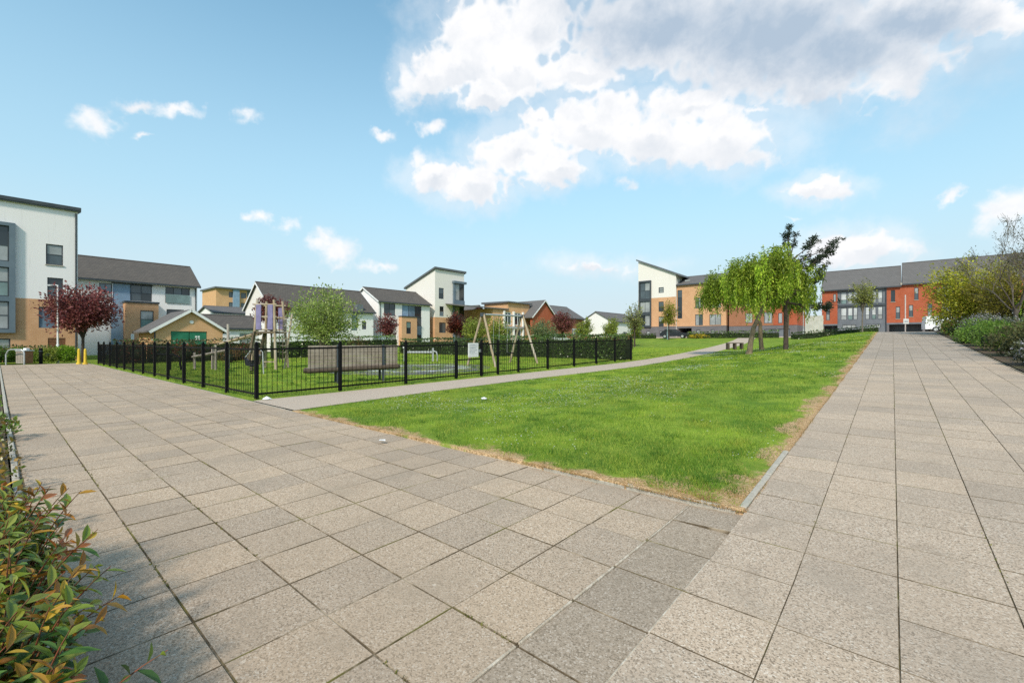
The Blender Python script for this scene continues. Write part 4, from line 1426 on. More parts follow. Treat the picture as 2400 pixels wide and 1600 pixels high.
wall(b, 'red_wall', 'red_brick', X(13.75), X(10.7), 3.75, 9.4, hs2, body=8)
wall(b, 'plinth', 'grey_brick', 0, X(10.7), .4, 3.75, [(X(15), X(13.4), .9, 3.2), (X(13.2), X(11.6), .9, 3.2)], y=.04, body=7.9)
for h in hs:
    window(b, *h, ['glass_blind_sheen', 'glass_blind_sheen', 'glass_mid'], 2 if h[1] - h[0] > .7 else 1, 1)
for (xa, xb) in ((X(15), X(13.4)), (X(13.2), X(11.6))):
    window(b, xa, xb, .9, 3.2, 'grey_panel', 2, 1, y=.04, name='garage_door')
gable_roof(b, 0, X(10.7), 0, 8, 9.4, 11.4, m='roof_slate', oh=.3, og=.1)

# pale boarded screen between the two rows
b = thing('boarded_screen', 'pale grey-green vertical boarded screen between the willow and the red terrace', 'fence', W(86, 13.2, 1.2), FU)
for k in range(22):
    MB().box(.22 * k, .22 * k + .2, 0, .04, 0, 4.6 - .35 * (k > 12)).build('board', 'screen_board', b)
MB().box(-.1, 4.9, .05, .1, .5, .65).box(-.1, 4.9, .05, .1, 3.4, 3.55).build('rail', 'galvanised', b)

# -- red terrace at the head of the walkway
b = thing('red_terrace', 'red-brick terrace with dark grey window panels and slate roof at the head of the walkway', 'building', W(91, 9.05, 0), FU)
X = lambda v: 9.05 - v
cols_u = [(6.49, 5.7), (5.56, 4.92), (4.85, 4.29), (3.32, 2.78), (2.51, 1.97), (1.77, 1.18)]


def terrace(b, x_off, zo):
    """one repeat: red pier, dark glazed section, red section"""
    Y = lambda v: x_off + 9.05 - v
    h1 = [(Y(8.48), Y(7.96), 4.84 + zo, 6.87 + zo), (Y(7.5), Y(7.1), 7.9 + zo, 9.2 + zo)]
    wall(b, 'red_wall', 'red_brick', Y(9.05), Y(6.93), 4.2 + zo, 10.0 + zo, h1)
    window(b, *h1[0], ['glass_blind_sheen', 'glass_mid'], 1, 2)
    window(b, *h1[1], 'glass_blind_sheen')
    hh = []
    for (va, vb) in cols_u:
        hh += [(Y(va), Y(vb), 7.45 + zo, 9.4 + zo), (Y(va), Y(vb), 4.85 + zo, 6.86 + zo)]
    hq = [(Y(6.28), Y(4.5), 3.45 + zo, 4.05 + zo), (Y(3.19), Y(1.44), 3.45 + zo, 4.05 + zo)]
    wall(b, 'panel_wall', 'grey_panel', Y(6.93), Y(.70), 1.6 + zo, 10.0 + zo, hh + hq, y=.12)
    for i, h in enumerate(hh):
        window(b, *h, ['glass_blind_sheen', 'glass_sheen'] if i % 3 else ['glass_green', 'glass_sheen'], 1, 2, y=.12, splits=[.35], fw=.06)  # pale pane colours paint in the white reflections on this glazing
    for h in hq:
        window(b, *h, 'glass_blind_sheen', 3, 1, y=.12, fw=.05)
    MB().box(Y(6.9), Y(.73), -.02, .12, 6.95 + zo, 7.3 + zo).build('spandrel', 'dark_metal', b)
    h2 = [(Y(.2), Y(-.31), 7.46 + zo, 9.27 + zo), (Y(-.38), Y(-.89), 4.82 + zo, 6.69 + zo), (Y(-1.89), Y(-2.38), 5.1 + zo, 6.87 + zo), (Y(-2.51), Y(-2.99), 7.63 + zo, 9.48 + zo)]
    wall(b, 'red_wall', 'red_brick', Y(.70), Y(-3.42), 4.2 + zo, 10.0 + zo, h2)
    for i, h in enumerate(h2):
        window(b, *h, ['glass_dark', 'glass_dark'] if i == 0 else ['glass_mid', 'glass_blind_sheen'], 1, 2, sill=True)
    for (va, vb) in ((9.05, 6.93), (.70, -3.42)):
        MB().box(Y(va), Y(vb), .0, .3, 3.95 + zo, 4.2 + zo).build('lintel', 'grey_panel', b)
        MB().box(Y(va), Y(vb), 1.6, 1.7, 1.4 + zo, 3.95 + zo).build('recess_wall', 'dark_metal', b)
        MB().box(Y(va) + .02, Y(va) + .3, .05, .35, 1.4 + zo, 3.95 + zo).build('pier', 'grey_brick', b)
    downpipe(b, Y(.74), 1.8 + zo, 9.8 + zo)


terrace(b, 0, 0)
terrace(b, 12.47, .15)
bk = MB().box(.02, 24.9, 1.75, 9, 1.2, 10.0)
bk.build('rear_wall', 'brown_brick', b)
MB().box(.01, .2, .3, 9.05, 1.2, 9.98).build('side_wall', 'red_brick', b)
gable_roof(b, 0, 9.95, 0, 8.6, 10.0, 13.35, m='roof_slate', oh=.35, og=.15, gable='red_brick', verge=None)
gable_roof(b, 10.2, 25.0, 0, 8.6, 10.25, 13.75, m='roof_slate', oh=.35, og=.0, gable='roof_slate', verge=None)
MB().box(9.97, 10.18, -.3, 8.8, 10.0, 10.3).build('party_wall', 'concrete', b)

# ------------------------------------------------------------------ playground railings
FH = 1.27
post_me = MB().bbox(-.038, .038, -.038, .038, -.1, FH - .05, .006).bbox(-.044, .044, -.044, .044, FH - .05, FH - .03, .004).sphere((0, 0, FH - .005), .032, 10, 6).mesh('post', 'black_paint')
bar_me = MB().tube([(0, 0, .075), (0, 0, 1.15)], .0068, 6).mesh('bar', 'black_paint')


def railing(root, o, posts, skip=(), flip=None):
    """posts: list of (u, v); rails and bars between them"""
    base = Vector(o)
    for i, (u, v) in enumerate(posts):
        if flip and i in flip:
            continue
        inst(post_me, 'post', root, Vector(WG(u, v)) - base, (0, 0, 0))
    for i in range(len(posts) - 1):
        if i in skip:
            continue
        p, q = Vector(WG(*posts[i])), Vector(WG(*posts[i + 1]))
        d = q - p
        n_ = d.normalized()
        for hz in (.12, 1.12):
            MB().bar(p + n_ * .036 - base + Vector((0, 0, hz)), q - n_ * .036 - base + Vector((0, 0, hz)), .012 if hz < 1 else .014, .042).build('rail', 'black_paint', root)
        k = max(1, round(d.length / .112))
        for j in range(1, k):
            c = p + d * (j / k) - base
            inst(bar_me, 'bar', root, c)


o1 = WG(3.80, 10.80)
fence_l = thing('playground_railing', 'black steel railing running along the plaza edge of the playground', 'fence', o1, 0, 'playground railings')
railing(fence_l, o1, [(3.80, 10.80 + 1.955 * i) for i in range(13)])
PR = [3.80, 5.80, 7.84, 9.81, 11.0, 11.84, 13.0, 14.9, 16.9, 18.86, 20.75, 22.6]
o2 = WG(5.8, 10.84)
fence_r = thing('playground_railing', 'black steel railing running along the tarmac path with the white notice beside it', 'fence', o2, 0, 'playground railings')
railing(fence_r, o2, [(u, 10.84) for u in PR], skip=(3, 0), flip=(0,))
# first bay next to the corner post
p, q = Vector(WG(3.80, 10.80)), Vector(WG(5.80, 10.84))
for hz in (.12, 1.12):
    MB().bar(p + (q - p).normalized() * .04 - Vector(o2) + Vector((0, 0, hz)), q - (q - p).normalized() * .036 - Vector(o2) + Vector((0, 0, hz)), .014, .042).build('rail', 'black_paint', fence_r)
for j in range(1, 18):
    inst(bar_me, 'bar', fence_r, p + (q - p) * (j / 18) - Vector(o2))
# gate between its two posts
og = Vector(WG(9.81, 10.84))
gate = thing('playground_gate', 'black barred gate in the railing next to the white notice', 'gate', og, 0)
ge = Vector(WG(11.0, 10.84)) - og
n_ = ge.normalized()
for hz in (.14, .62, 1.08):
    MB().bar(n_ * .06 + Vector((0, 0, hz)), ge - n_ * .06 + Vector((0, 0, hz)), .02, .04).build('rail', 'black_paint', gate)
for t_ in (.06, ge.length - .06):
    MB().bbox(-.022, .022, -.022, .022, 0, 1.12).build('stile', 'black_paint', gate, loc=n_ * t_ + Vector((0, 0, .06)))
for j in range(1, 10):
    inst(bar_me, 'bar', gate, n_ * (.06 + (ge.length - .12) * j / 10))
MB().box(-.02, .02, -.06, .06, .85, .95).build('latch', 'galvanised', gate, loc=ge - n_ * .1)
# white notice fixed on it
nb = thing('notice_board', 'square white notice with grey lettering on the playground gate', 'sign', Vector(WG(10.52, 10.76, .70)), R(90))
MB().bbox(-.235, .235, -.012, .012, 0, .47, .004).build('board', 'sign_white', nb)
ink = MB()
rr = random.Random(3)
for i, zz in enumerate((.40, .345, .30, .255, .21, .165, .12)):
    x = -.18
    while x < .17 - (.1 if i % 3 == 2 else 0):
        w_ = rr.uniform(.02, .06)
        ink.box(x, min(x + w_, .19), -.0145, -.0125, zz - .009, zz + (.014 if i else .022))
        x += w_ + .014
ink.build('lettering', 'sign_ink', nb)
MB().box(-.2, .2, -.0145, -.0125, .05, .058).build('lettering', 'sign_ink', nb)

# ------------------------------------------------------------------ play equipment
def log(root, p, q, r=.055, m='timber', name='log'):
    return MB().tube([p, q], [r, r * .95], 10).build(name, m, root)


# climbing tower with purple panels (local x = across the view, y = away)
ct = thing('climbing_tower', 'timber climbing tower with purple panels, rope ladder and log ramp', 'play tower', WG(8.1, 21.4), YAW)
for (x, y) in ((-.42, -.42), (.42, -.42), (-.42, .42), (.42, .42)):
    log(ct, (x * 1.3, y * 1.3, -.1), (x * .88, y * .88, 3.1), .055, 'timber', 'post')
MB().box(-.5, .5, -.5, .5, 1.62, 1.70).build('platform', 'timber_dark', ct)
for x in (-.27, .25):
    MB().bbox(x - .115, x + .115, -.47, -.43, 1.78, 2.88, .01).build('panel', 'purple_panel', ct)
    MB().bbox(x - .115, x + .115, .43, .47, 1.78, 2.80, .01).build('panel', 'purple_panel', ct)
for z in (1.78, 2.35, 2.9):
    log(ct, (-.5, -.40, z), (.5, -.40, z), .035, 'timber', 'rail')
    log(ct, (-.5, .40, z), (.5, .40, z), .035, 'timber', 'rail')
for z in (.35, .9):
    log(ct, (-.0, -.50, z), (.55, -.50, z), .03, 'timber', 'rung')
log(ct, (.62, .0, -.1), (.92, .15, 2.5), .04, 'timber', 'pole')
for k in range(7):
    z = .5 + .3 * k
    MB().tube([(.45, -.35 + .1 * (k % 2), z), (.68, -.1, z - .05), (.72 + .03 * k, .05, z)], .016, 6).build('rope', 'timber', ct)
for k in range(4):
    MB().tube([(.47 + .09 * k, -.38 + .12 * k, .3), (.47 + .09 * k, -.38 + .12 * k, 2.4)], .014, 6).build('rope', 'timber_dark', ct)
# slide chute behind
MB().prism([(-.45, 1.62), (-.36, 1.70), (-.62, .2), (-.74, .2)], -.62, -.5).prism([(-.45, 1.62), (-.36, 1.70), (-.62, .2), (-.74, .2)], .2, .32).build('side_rail', 'timber_dark', ct)
# log ramp going left
log(ct, (-2.1, .3, -.1), (-2.1, .3, 2.05), .06, 'timber_grey', 'post')
log(ct, (-2.75, .2, -.1), (-2.75, .2, 1.0), .06, 'timber_grey', 'post')
log(ct, (-2.2, -.4, -.1), (-2.2, -.4, 1.1), .05, 'timber_grey', 'post')
for k in range(4):
    log(ct, (-2.15, -.35 + .22 * k, 1.12 + .03 * k), (-.55, -.35 + .22 * k, 1.58 + .03 * (k % 2)), .045, 'timber', 'log')
for k in range(6):
    f_ = k / 5
    log(ct, (-2.1 + 1.5 * f_, -.45, 1.16 + .45 * f_), (-2.1 + 1.5 * f_, .42, 1.20 + .45 * f_), .03, 'timber_dark', 'rung')
for k in range(2):
    log(ct, (-3.6, .1 + .3 * k, .55), (-2.1, .1 + .3 * k, .85), .05, 'timber_grey', 'log')
log(ct, (-3.6, .25, -.1), (-3.6, .25, .75), .06, 'timber_grey', 'post')

# swing frame
sw = thing('swing_frame', 'timber swing frame with splayed legs and a steel top bar', 'swing', WG(14.9, 14.6), R(90))
zt = 2.45
dz_ = float(gz(17.8, 14.6) - gz(14.9, 14.6))
for (x, zo) in ((0, 0), (2.9, dz_)):
    for y in (-.95, .95):
        log(sw, (x + (.12 if x else -.12), y, zo - .1), (x, y * .06, zo + zt), .055, 'timber', 'leg')
    MB().bbox(x - .09, x + .09, -.1, .1, zo + zt - .12, zo + zt + .05, .01).build('bracket', 'dark_metal', sw)
MB().tube([(-.05, 0, zt - .02), (2.95, 0, zt + dz_ - .02)], .045, 10).build('top_bar', 'galvanised', sw)
for (x0, hgt) in ((.95, .55), (1.95, .55)):
    for s_ in (-.2, .2):
        MB().tube([(x0 + s_, 0, zt), (x0 + s_, .02, hgt + .05)], .006, 5).build('chain', 'galvanised', sw)
    MB().bbox(x0 - .22, x0 + .22, -.09, .09, hgt, hgt + .05, .015).build('seat', 'black_paint', sw)

# wide timber bench seen from behind
bn = thing('park_bench', 'long slatted timber bench with its back to the path inside the railing', 'bench', WG(7.2, 12.55), R(71))
for k in range(6):
    MB().bbox(-1.32, 1.32, -.0, .035, .50 + .108 * k, .60 + .108 * k, .008).build('back_slat', 'timber_bench', bn)
for k in range(4):
    MB().bbox(-1.36, 1.36, .06 + .11 * k, .16 + .11 * k, .43, .47, .008).build('seat_slat', 'timber_bench', bn)
MB().tube([(-1.44, -.02, .42), (-1.3, -.05, .40), (1.3, -.05, .46), (1.35, -.03, .47)], .075, 10).build('rear_beam', 'beam_brown', bn)
for x in (-.5, .85):
    MB().bbox(x - .035, x + .035, -.075, -.005, -.1, 1.17, .008).build('post', 'dark_metal', bn)
    MB().bbox(x - .04, x + .04, .06, .45, .37, .425, .008).build('bracket', 'dark_metal', bn)
    MB().bbox(x - .035, x + .035, .38, .45, -.1, .37, .008).build('leg', 'dark_metal', bn)

# second low bench across the playground
b2 = thing('low_barrier', 'low pale barrier rail on two posts in front of the back hedge', 'barrier', WG(15.7, 20.4), YAW)
for x in (-.85, .75):
    MB().bbox(x - .05, x + .05, -.05, .05, -.1, .78, .01).build('post', 'galvanised', b2)
MB().bbox(-.85, .75, -.03, .03, .50, .60, .01).build('rail', 'galvanised', b2)
MB().tube([(.75, 0, .62), (.95, 0, .55), (1.02, 0, .3), (1.0, 0, -.05)], .04, 8).build('end_hoop', 'galvanised', b2)
MB().bbox(-.95, -.75, -.08, .08, .78, .86, .02).build('cap', 'white_paint', b2)

# spring rocker, bent steel play bar
sp = thing('spring_rocker', 'dark spring rocker toy on the grass behind the railing corner', 'spring rocker', WG(6.5, 18.9), YAW)
cp = [(math.cos(t * .55) * .09, math.sin(t * .55) * .09, .0 + t * .0072) for t in range(0, 46)]
MB().tube(cp, .014, 6).build('spring', 'black_paint', sp)
MB().prism([(-.22, .33), (.10, .30), (.24, .42), (.30, .72), (.22, .80), (.08, .52), (-.10, .46), (-.20, .62), (-.30, .66), (-.28, .44)], -.03, .03).build('body', 'car_dark', sp)
MB().bbox(-.08, .14, -.14, .14, .50, .54, .012).build('seat', 'black_paint', sp)
MB().tube([(.24, -.16, .74), (.24, .16, .74)], .014, 6).build('handle', 'galvanised', sp)
MB().tube([(-.28, 0, .64), (-.02, 0, .96), (.26, 0, 1.0), (.40, 0, .86), (.44, 0, .0)], .022, 8).build('hoop', 'galvanised', sp)
tb = thing('play_bar', 'dark bent tubular play bar behind the plaza railing', 'play bar', WG(5.2, 24.3), YAW)
MB().tube([(-.9, .0, .0), (-.9, 0, .55), (-.75, 0, .72), (.0, 0, .68), (.22, 0, .55), (.28, 0, .0)], .04, 8).build('tube', 'black_paint', tb)
MB().tube([(-.2, .0, .0), (-.2, 0, .68)], .035, 8).build('post', 'black_paint', tb)

# safety surface
def disc(name, m, u, v, r0, r1, dz, n=64):
    q = MB()
    for k in range(n):
        a, c = 2 * math.pi * k / n, 2 * math.pi * (k + 1) / n
        pts = []
        for (rr_, t) in ((r0, a), (r1, a), (r1, c), (r0, c)):
            uu, vv = u + rr_ * math.cos(t), v + rr_ * math.sin(t)
            x, y, z = WG(uu, vv, dz)
            pts.append((x, y, z))
        q.add(pts, [(3, 2, 1, 0)])
    return q.build(name, m)


ps = struct(disc('safety_surface', 'rubber', 12.0, 16.2, 0.001, 3.5, .012))
r1_ = disc('painted_ring', 'rubber_white', 12.3, 16.0, 1.7, 2.3, .017)
r1_.parent = ps

# ------------------------------------------------------------------ hedges round the playground
DG = [(.034, .070, .015), (.060, .110, .022), (.088, .145, .030), (.045, .075, .022)]
MG = [(.085, .17, .024), (.135, .24, .034), (.19, .28, .045)]
YG = [(.24, .29, .04), (.33, .35, .06), (.18, .25, .04)]
RD = [(.17, .035, .025), (.10, .03, .02), (.23, .075, .04), (.06, .05, .02)]
hedge('hedge', 'dark clipped hedge at the end of the playground behind the swings', 22.95, 11.1, 22.95, 21.6, .9, 1.36, 190, .10, [(.06, .115, .02), (.09, .155, .028), (.13, .20, .04), (.045, .08, .018)])
hedge('hedge', 'dark hedge running on behind the low barrier in the playground', 22.95, 21.8, 22.95, 32.0, .9, 1.2, 110, .11, DG)
hedge('hedge', 'mid-green clipped hedge along the back of the playground below the long house', 12.5, 32.6, 22.4, 32.6, .9, 1.45, 110, .11, MG + DG[:2])
hedge('hedge', 'dark back hedge with red young leaves left of the climbing tower', 4.4, 34.6, 12.2, 33.2, .9, 1.35, 110, .11, DG + RD[:2] + DG)
for i, (u, v, lab) in enumerate(((5.3, 33.0, 'red-tipped bush behind the railing in front of the brick porch'), (7.4, 32.4, 'red-tipped bush below the green shed doors'), (10.5, 31.5, 'brown-leaved bush behind the log ramp'))):
    shrub('photinia_bush', lab, 'bush', u, v, 1.0, .8, 1.3 - .15 * i, 900, .11, RD + DG[:2], group='red-tipped bushes')
for i, (u, v, lab) in enumerate(((15.5, 31.2, 'bronze bush at the foot of the pale feathery tree'), (18.2, 31.4, 'orange-red bush in front of the long white house'), (9.0, 29.5, 'bronze ground-cover bush right of the climbing tower'))):
    shrub('bronze_bush', lab, 'bush', u, v, .9, .7, .75 if i != 1 else 1.5, 700, .11, [(.20, .09, .04), (.13, .08, .03), (.07, .09, .02)], group='bronze bushes')

# ------------------------------------------------------------------ trees
PUR = [(.15, .036, .042), (.22, .058, .062), (.31, .11, .10), (.095, .025, .03), (.25, .09, .062)]
ball_tree('plum_tree', 'large purple-leaved plum tree in front of the white apartment block', 'tree', 3.83, 41.4, 1.6, 3.35, 1.95, 1.9, 9500, .17, PUR, tr=.09, seed=3, group='purple plum trees')
ball_tree('plum_tree', 'purple plum tree behind the climbing tower', 'tree', 15.4, 40.4, 1.6, 3.8, 1.45, 1.3, 4400, .17, PUR, seed=5, group='purple plum trees')
ball_tree('plum_tree', 'small purple plum tree in front of the blue-glazed house', 'tree', 27.0, 40.7, 1.2, 2.6, 1.2, 1.35, 4000, .16, PUR, seed=8, group='purple plum trees')
ball_tree('plum_tree', 'dark red plum tree at the foot of the white tower', 'tree', 31.8, 35.1, 1.2, 2.5, 1.05, 1.5, 4000, .16, [(.12, .022, .018), (.17, .04, .02), (.06, .018, .016)], seed=9, group='purple plum trees')
ball_tree('plum_tree', 'purple plum tree in front of the red-brick house', 'tree', 41.7, 28.3, 1.2, 2.6, 1.35, 1.45, 4400, .17, PUR[:3] + [(.13, .09, .03)], seed=10, group='purple plum trees')
FG = [(.25, .33, .07), (.33, .40, .095), (.19, .27, .06), (.37, .41, .14)]
ball_tree('feathery_tree', 'pale green feathery tree behind the playground bench', 'tree', 13.0, 26.3, .5, 2.55, 2.05, 2.0, 11000, .13, FG, bark='bark_grey', tr=.06, seed=13, spiky=1.2)
ball_tree('garden_tree', 'yellow-green tree left of the swing frame', 'tree', 28.2, 28.6, .6, 1.8, 1.25, 1.3, 3400, .14, YG, seed=14, group='garden trees behind the hedge')
ball_tree('garden_tree', 'yellow-green tree seen between the swing legs', 'tree', 29.5, 27.1, .6, 1.85, 1.25, 1.5, 3800, .14, YG, seed=15, group='garden trees behind the hedge')
ball_tree('garden_tree', 'blue-green bushy tree right of the swing frame', 'tree', 32.2, 23.9, .5, 1.6, 1.5, 1.4, 4600, .13, [(.13, .19, .09), (.18, .23, .10), (.22, .24, .08)], seed=16, group='garden trees behind the hedge')
ball_tree('young_tree', 'slim yellow-green young tree left of the red house bay', 'tree', 47.5, 28.6, 1.2, 2.2, .75, 1.2, 1500, .15, YG, seed=17, group='young street trees')
ball_tree('young_tree', 'slim young tree in front of the distant white house', 'tree', 49.9, 26.4, 1.3, 2.3, .85, 1.2, 1500, .15, YG, seed=18, group='young street trees')
ball_tree('young_tree', 'pale loose young tree beside the slant-roofed flats', 'tree', 42.3, 19.9, 1.6, 2.9, 1.0, 1.7, 2000, .14, [(.22, .27, .08), (.28, .28, .12), (.26, .24, .05)], seed=19, group='young street trees')
ball_tree('young_tree', 'golden young tree in front of the slant-roofed flats', 'tree', 64.3, 24.9, 1.9, 3.8, 1.3, 2.1, 2400, .2, [(.26, .25, .03), (.31, .27, .04), (.20, .23, .03)], seed=20, group='young street trees')
ball_tree('young_tree', 'slim olive young tree in front of the red terrace', 'tree', 62.0, 2.5, 2.3, 4.2, 1.3, 2.0, 2000, .19, [(.30, .31, .08), (.25, .26, .07)], bark='bark_grey', seed=21, group='young street trees')


for (u_, v_, lab, sd) in ((44.0, 23.6, 'small yellow-green tree above the end of the playground hedge', 71), (46.0, 21.6, 'small pale tree just left of the loose young tree by the flats', 72), (40.5, 25.0, 'yellow-green tree between the plum tree and the hedge', 73)):
    ball_tree('young_tree', lab, 'tree', u_, v_, .9, 1.7, .85, 1.15, 1600, .15, YG, seed=sd, group='young street trees')


def willow(name, label, u, v, trunk, crown_c, rx, rz, strands, seed, drop=(1.0, 2.1), cols=None):
    """trunk: list of points; strands hang from a domed crown"""
    rr = random.Random(seed)
    t = thing(name, label, 'tree', WG(u, v), YAW, 'weeping willows on the lawn')
    q = MB()
    n_ = len(trunk)
    q.tube(trunk, [.135 - .06 * i / (n_ - 1) for i in range(n_)], 10, cap=False)
    q.tube([(trunk[0][0], trunk[0][1], -.05), (trunk[0][0], trunk[0][1], .14)], [.19, .135], 10, cap=False)
    top = Vector(trunk[-1])
    c = Vector(crown_c)
    P, D, cl = [], [], []
    heads = []
    for k in range(56):
        a = rr.uniform(0, 6.283)
        w = math.sqrt(rr.random())
        h = Vector((c.x + math.cos(a) * w * rx * .92, c.y + math.sin(a) * w * rx * .8, c.z + rz * math.sqrt(max(0, 1 - w * w)) * rr.uniform(.5, 1.0) + rr.uniform(-.2, .2)))
        m1 = top.lerp(h, .5) + Vector((0, 0, .35))
        q.tube([top, top.lerp(m1, .5), m1, h], [.045, .032, .02, .007], 5, cap=False)
        heads.append((h, math.exp(rr.gauss(0, .30)), rr.uniform(.65, 1.15)))
    for k in range(strands):
        h, f, dl = rr.choice(heads)
        p = h + Vector((rr.gauss(0, .24), rr.gauss(0, .24), rr.gauss(0, .15)))
        out = Vector((p.x - c.x, p.y - c.y, 0))
        out = out.normalized() * rr.uniform(.05, .35) if out.length > .01 else Vector((.1, 0, 0))
        ln = dl * rr.uniform(*drop) * (1.0 if rr.random() < .85 else .5)
        nn = int(ln / .042)
        v0 = Vector((out.x, out.y, rr.uniform(.1, .5)))
        for i in range(nn):
            s_ = i * .042
            pos = p + v0 * min(s_, .5) * (1 - .3 * s_) + Vector((0, 0, -max(0, s_ - .16) * .95))
            P.append((pos.x + rr.gauss(0, .03), pos.y + rr.gauss(0, .03), pos.z))
            D.append((rr.gauss(0, .5), rr.gauss(0, .5), -1.0 if s_ > .2 else .2))
            cl.append(f * (1.0 + .12 * rr.gauss(0, 1)))
    q.build('trunk', 'bark_willow', t)
    P, D = np.array(P), unit(np.array(D))
    L = .125 * NP.uniform(.7, 1.35, len(P))
    crown_obj('crown', t, P, D, L, L * .36, cols or [(.11, .20, .015), (.17, .27, .02), (.23, .31, .035), (.08, .15, .015)], clump=np.array(cl))
    return t


willow('willow_tree', 'bright green weeping willow with a leaning trunk, nearest on the lawn', 23.9, 5.3, [(0, 0, -.1), (.08, 0, .6), (.22, 0, 1.3), (.52, 0, 1.9), (.80, 0, 2.6)], (.95, 0, 2.85), 1.95, 2.45, 1150, 31, (.75, 1.6), [(.21, .31, .022), (.29, .39, .032), (.38, .44, .055), (.14, .22, .016)])
willow('willow_tree', 'smaller weeping willow with a thin trunk behind the leaning one', 30.4, 6.04, [(0, 0, -.1), (-.08, 0, .8), (-.10, 0, 1.6), (-.45, 0, 2.4), (-1.1, 0, 3.2)], (-2.1, 0, 3.0), 1.7, 1.8, 800, 33, (.9, 1.75), [(.18, .28, .02), (.27, .36, .03), (.33, .40, .05), (.12, .19, .016)])
willow('willow_tree', 'low weeping willow crown on the right behind the pine trunk', 29.9, 4.70, [(0, 0, -.1), (.02, 0, .9), (.1, 0, 1.9), (.25, 0, 2.6)], (.35, 0, 2.5), 1.15, 1.5, 480, 35, (.7, 1.3), [(.10, .19, .016), (.15, .25, .02), (.21, .30, .035)])

# dark loose pine rising above the willows
pn = thing('pine_tree', 'dark sparse pine leaning right above the willows', 'tree', WG(24.9, 3.92), YAW)
q = MB()
q.tube([(0, 0, -.1), (.0, 0, 1.2), (-.02, 0, 2.2), (.05, 0, 3.2), (.1, 0, 4.4), (.1, 0, 5.4)], [.11, .095, .085, .06, .035, .012], 10, cap=False)
rr = random.Random(41)
P, D = [], []
ends = [(.1, 0, 5.98), (.05, .2, 5.6), (.53, .1, 5.66), (1.37, -.1, 5.45), (1.6, .1, 5.5), (2.64, 0, 5.35), (2.45, .2, 5.05), (2.33, -.1, 4.8), (1.8, .2, 4.5), (1.95, -.2, 4.75), (1.37, 0, 4.29), (1.3, .3, 4.7), (.74, .1, 4.6), (2.1, 0, 4.2), (2.0, .2, 3.76), (1.6, -.1, 3.66), (1.2, .2, 3.9), (.95, 0, 3.44), (-.3, .2, 4.6), (2.35, 0, 2.05), (2.75, .2, 2.2), (2.0, .1, 2.0)]
for e in ends:
    e = Vector(e)
    z0 = min(max(e.z - 1.2, 2.3), 4.6)
    s0 = Vector((.02 + .08 * (z0 - 2), 0, z0))
    m1 = s0.lerp(e, .55) + Vector((0, 0, -.12))
    q.tube([s0, m1, e], [.032, .02, .008], 5, cap=False)
    for j in range(9):
        w = rr.uniform(.55, 1.0)
        c0 = s0.lerp(m1, w * 2) if w < .5 else m1.lerp(e, w * 2 - 1)
        c0 = c0 + Vector((rr.gauss(0, .07), rr.gauss(0, .07), rr.gauss(0, .06)))
        for i in range(26):
            P.append(c0 + Vector((rr.gauss(0, .05), rr.gauss(0, .05), rr.gauss(0, .05))))
            D.append((rr.gauss(0, 1) + .3, rr.gauss(0, 1), rr.gauss(0, .8) + .5))
q.build('trunk', 'bark_dark', pn)
P, D = np.array([tuple(p_) for p_ in P]), unit(np.array(D))
L = .14 * NP.uniform(.7, 1.3, len(P))
crown_obj('crown', pn, P, D, L, L * .3, [(.035, .055, .030), (.055, .080, .040), (.05, .065, .045)])

# right-hand bed: olive tree, bare tree, hedge and flowering shrubs
OL = [(.35, .37, .03), (.43, .43, .04), (.27, .29, .025), (.38, .31, .04)]
ball_tree('olive_green_tree', 'broad olive-yellow bushy tree right of the walkway', 'tree', 37.0, -3.5, .5, 2.3, 2.2, 2.1, 16000, .125, OL, bark='bark_grey', tr=.07, seed=51, spiky=.9)
ball_tree('olive_green_tree', 'brownish half-leafed bushy tree behind the bare-branched tree', 'tree', 34.5, -4.9, .5, 2.1, 1.9, 2.0, 9000, .11, [(.30, .25, .04), (.35, .32, .045), (.22, .19, .035)], bark='bark_grey', tr=.06, seed=52, spiky=.9)


def bare_tree(name, label, u, v, h, seed, nleaf):
    rr = random.Random(seed)
    t = thing(name, label, 'tree', WG(u, v), YAW, 'nearly bare trees in the right bed')
    q = MB()
    tips = []
    q.tube([(0, 0, -.1), (.02, 0, h * .12), (.0, .02, h * .3)], [.115, .09, .07], 10, cap=False)
    for k in range(6):
        a = k * 1.05 + rr.uniform(-.3, .3)
        limb(q, (0, .02, h * (.22 + .02 * k)), (math.cos(a) * .62, math.sin(a) * .62, 1.0), h * .33, .036, rr, 4, tips, .35, 3, .62)
    q.build('trunk', 'bark_twig', t)
    P, D = [], []
    for (p_, d_) in tips:
        for i in range(nleaf):
            w = rr.random()
            P.append((p_.x - d_.x * w * .5 + rr.gauss(0, .06), p_.y - d_.y * w * .5 + rr.gauss(0, .06), p_.z - d_.z * w * .5 + rr.gauss(0, .06)))
            D.append((d_.x + rr.gauss(0, .6), d_.y + rr.gauss(0, .6), d_.z + rr.gauss(0, .6)))
    P, D = np.array(P), unit(np.array(D))
    L = .075 * NP.uniform(.6, 1.3, len(P))
    crown_obj('crown', t, P, D, L, L * .5, [(.10, .10, .05), (.16, .16, .07), (.20, .18, .12)])
    return t


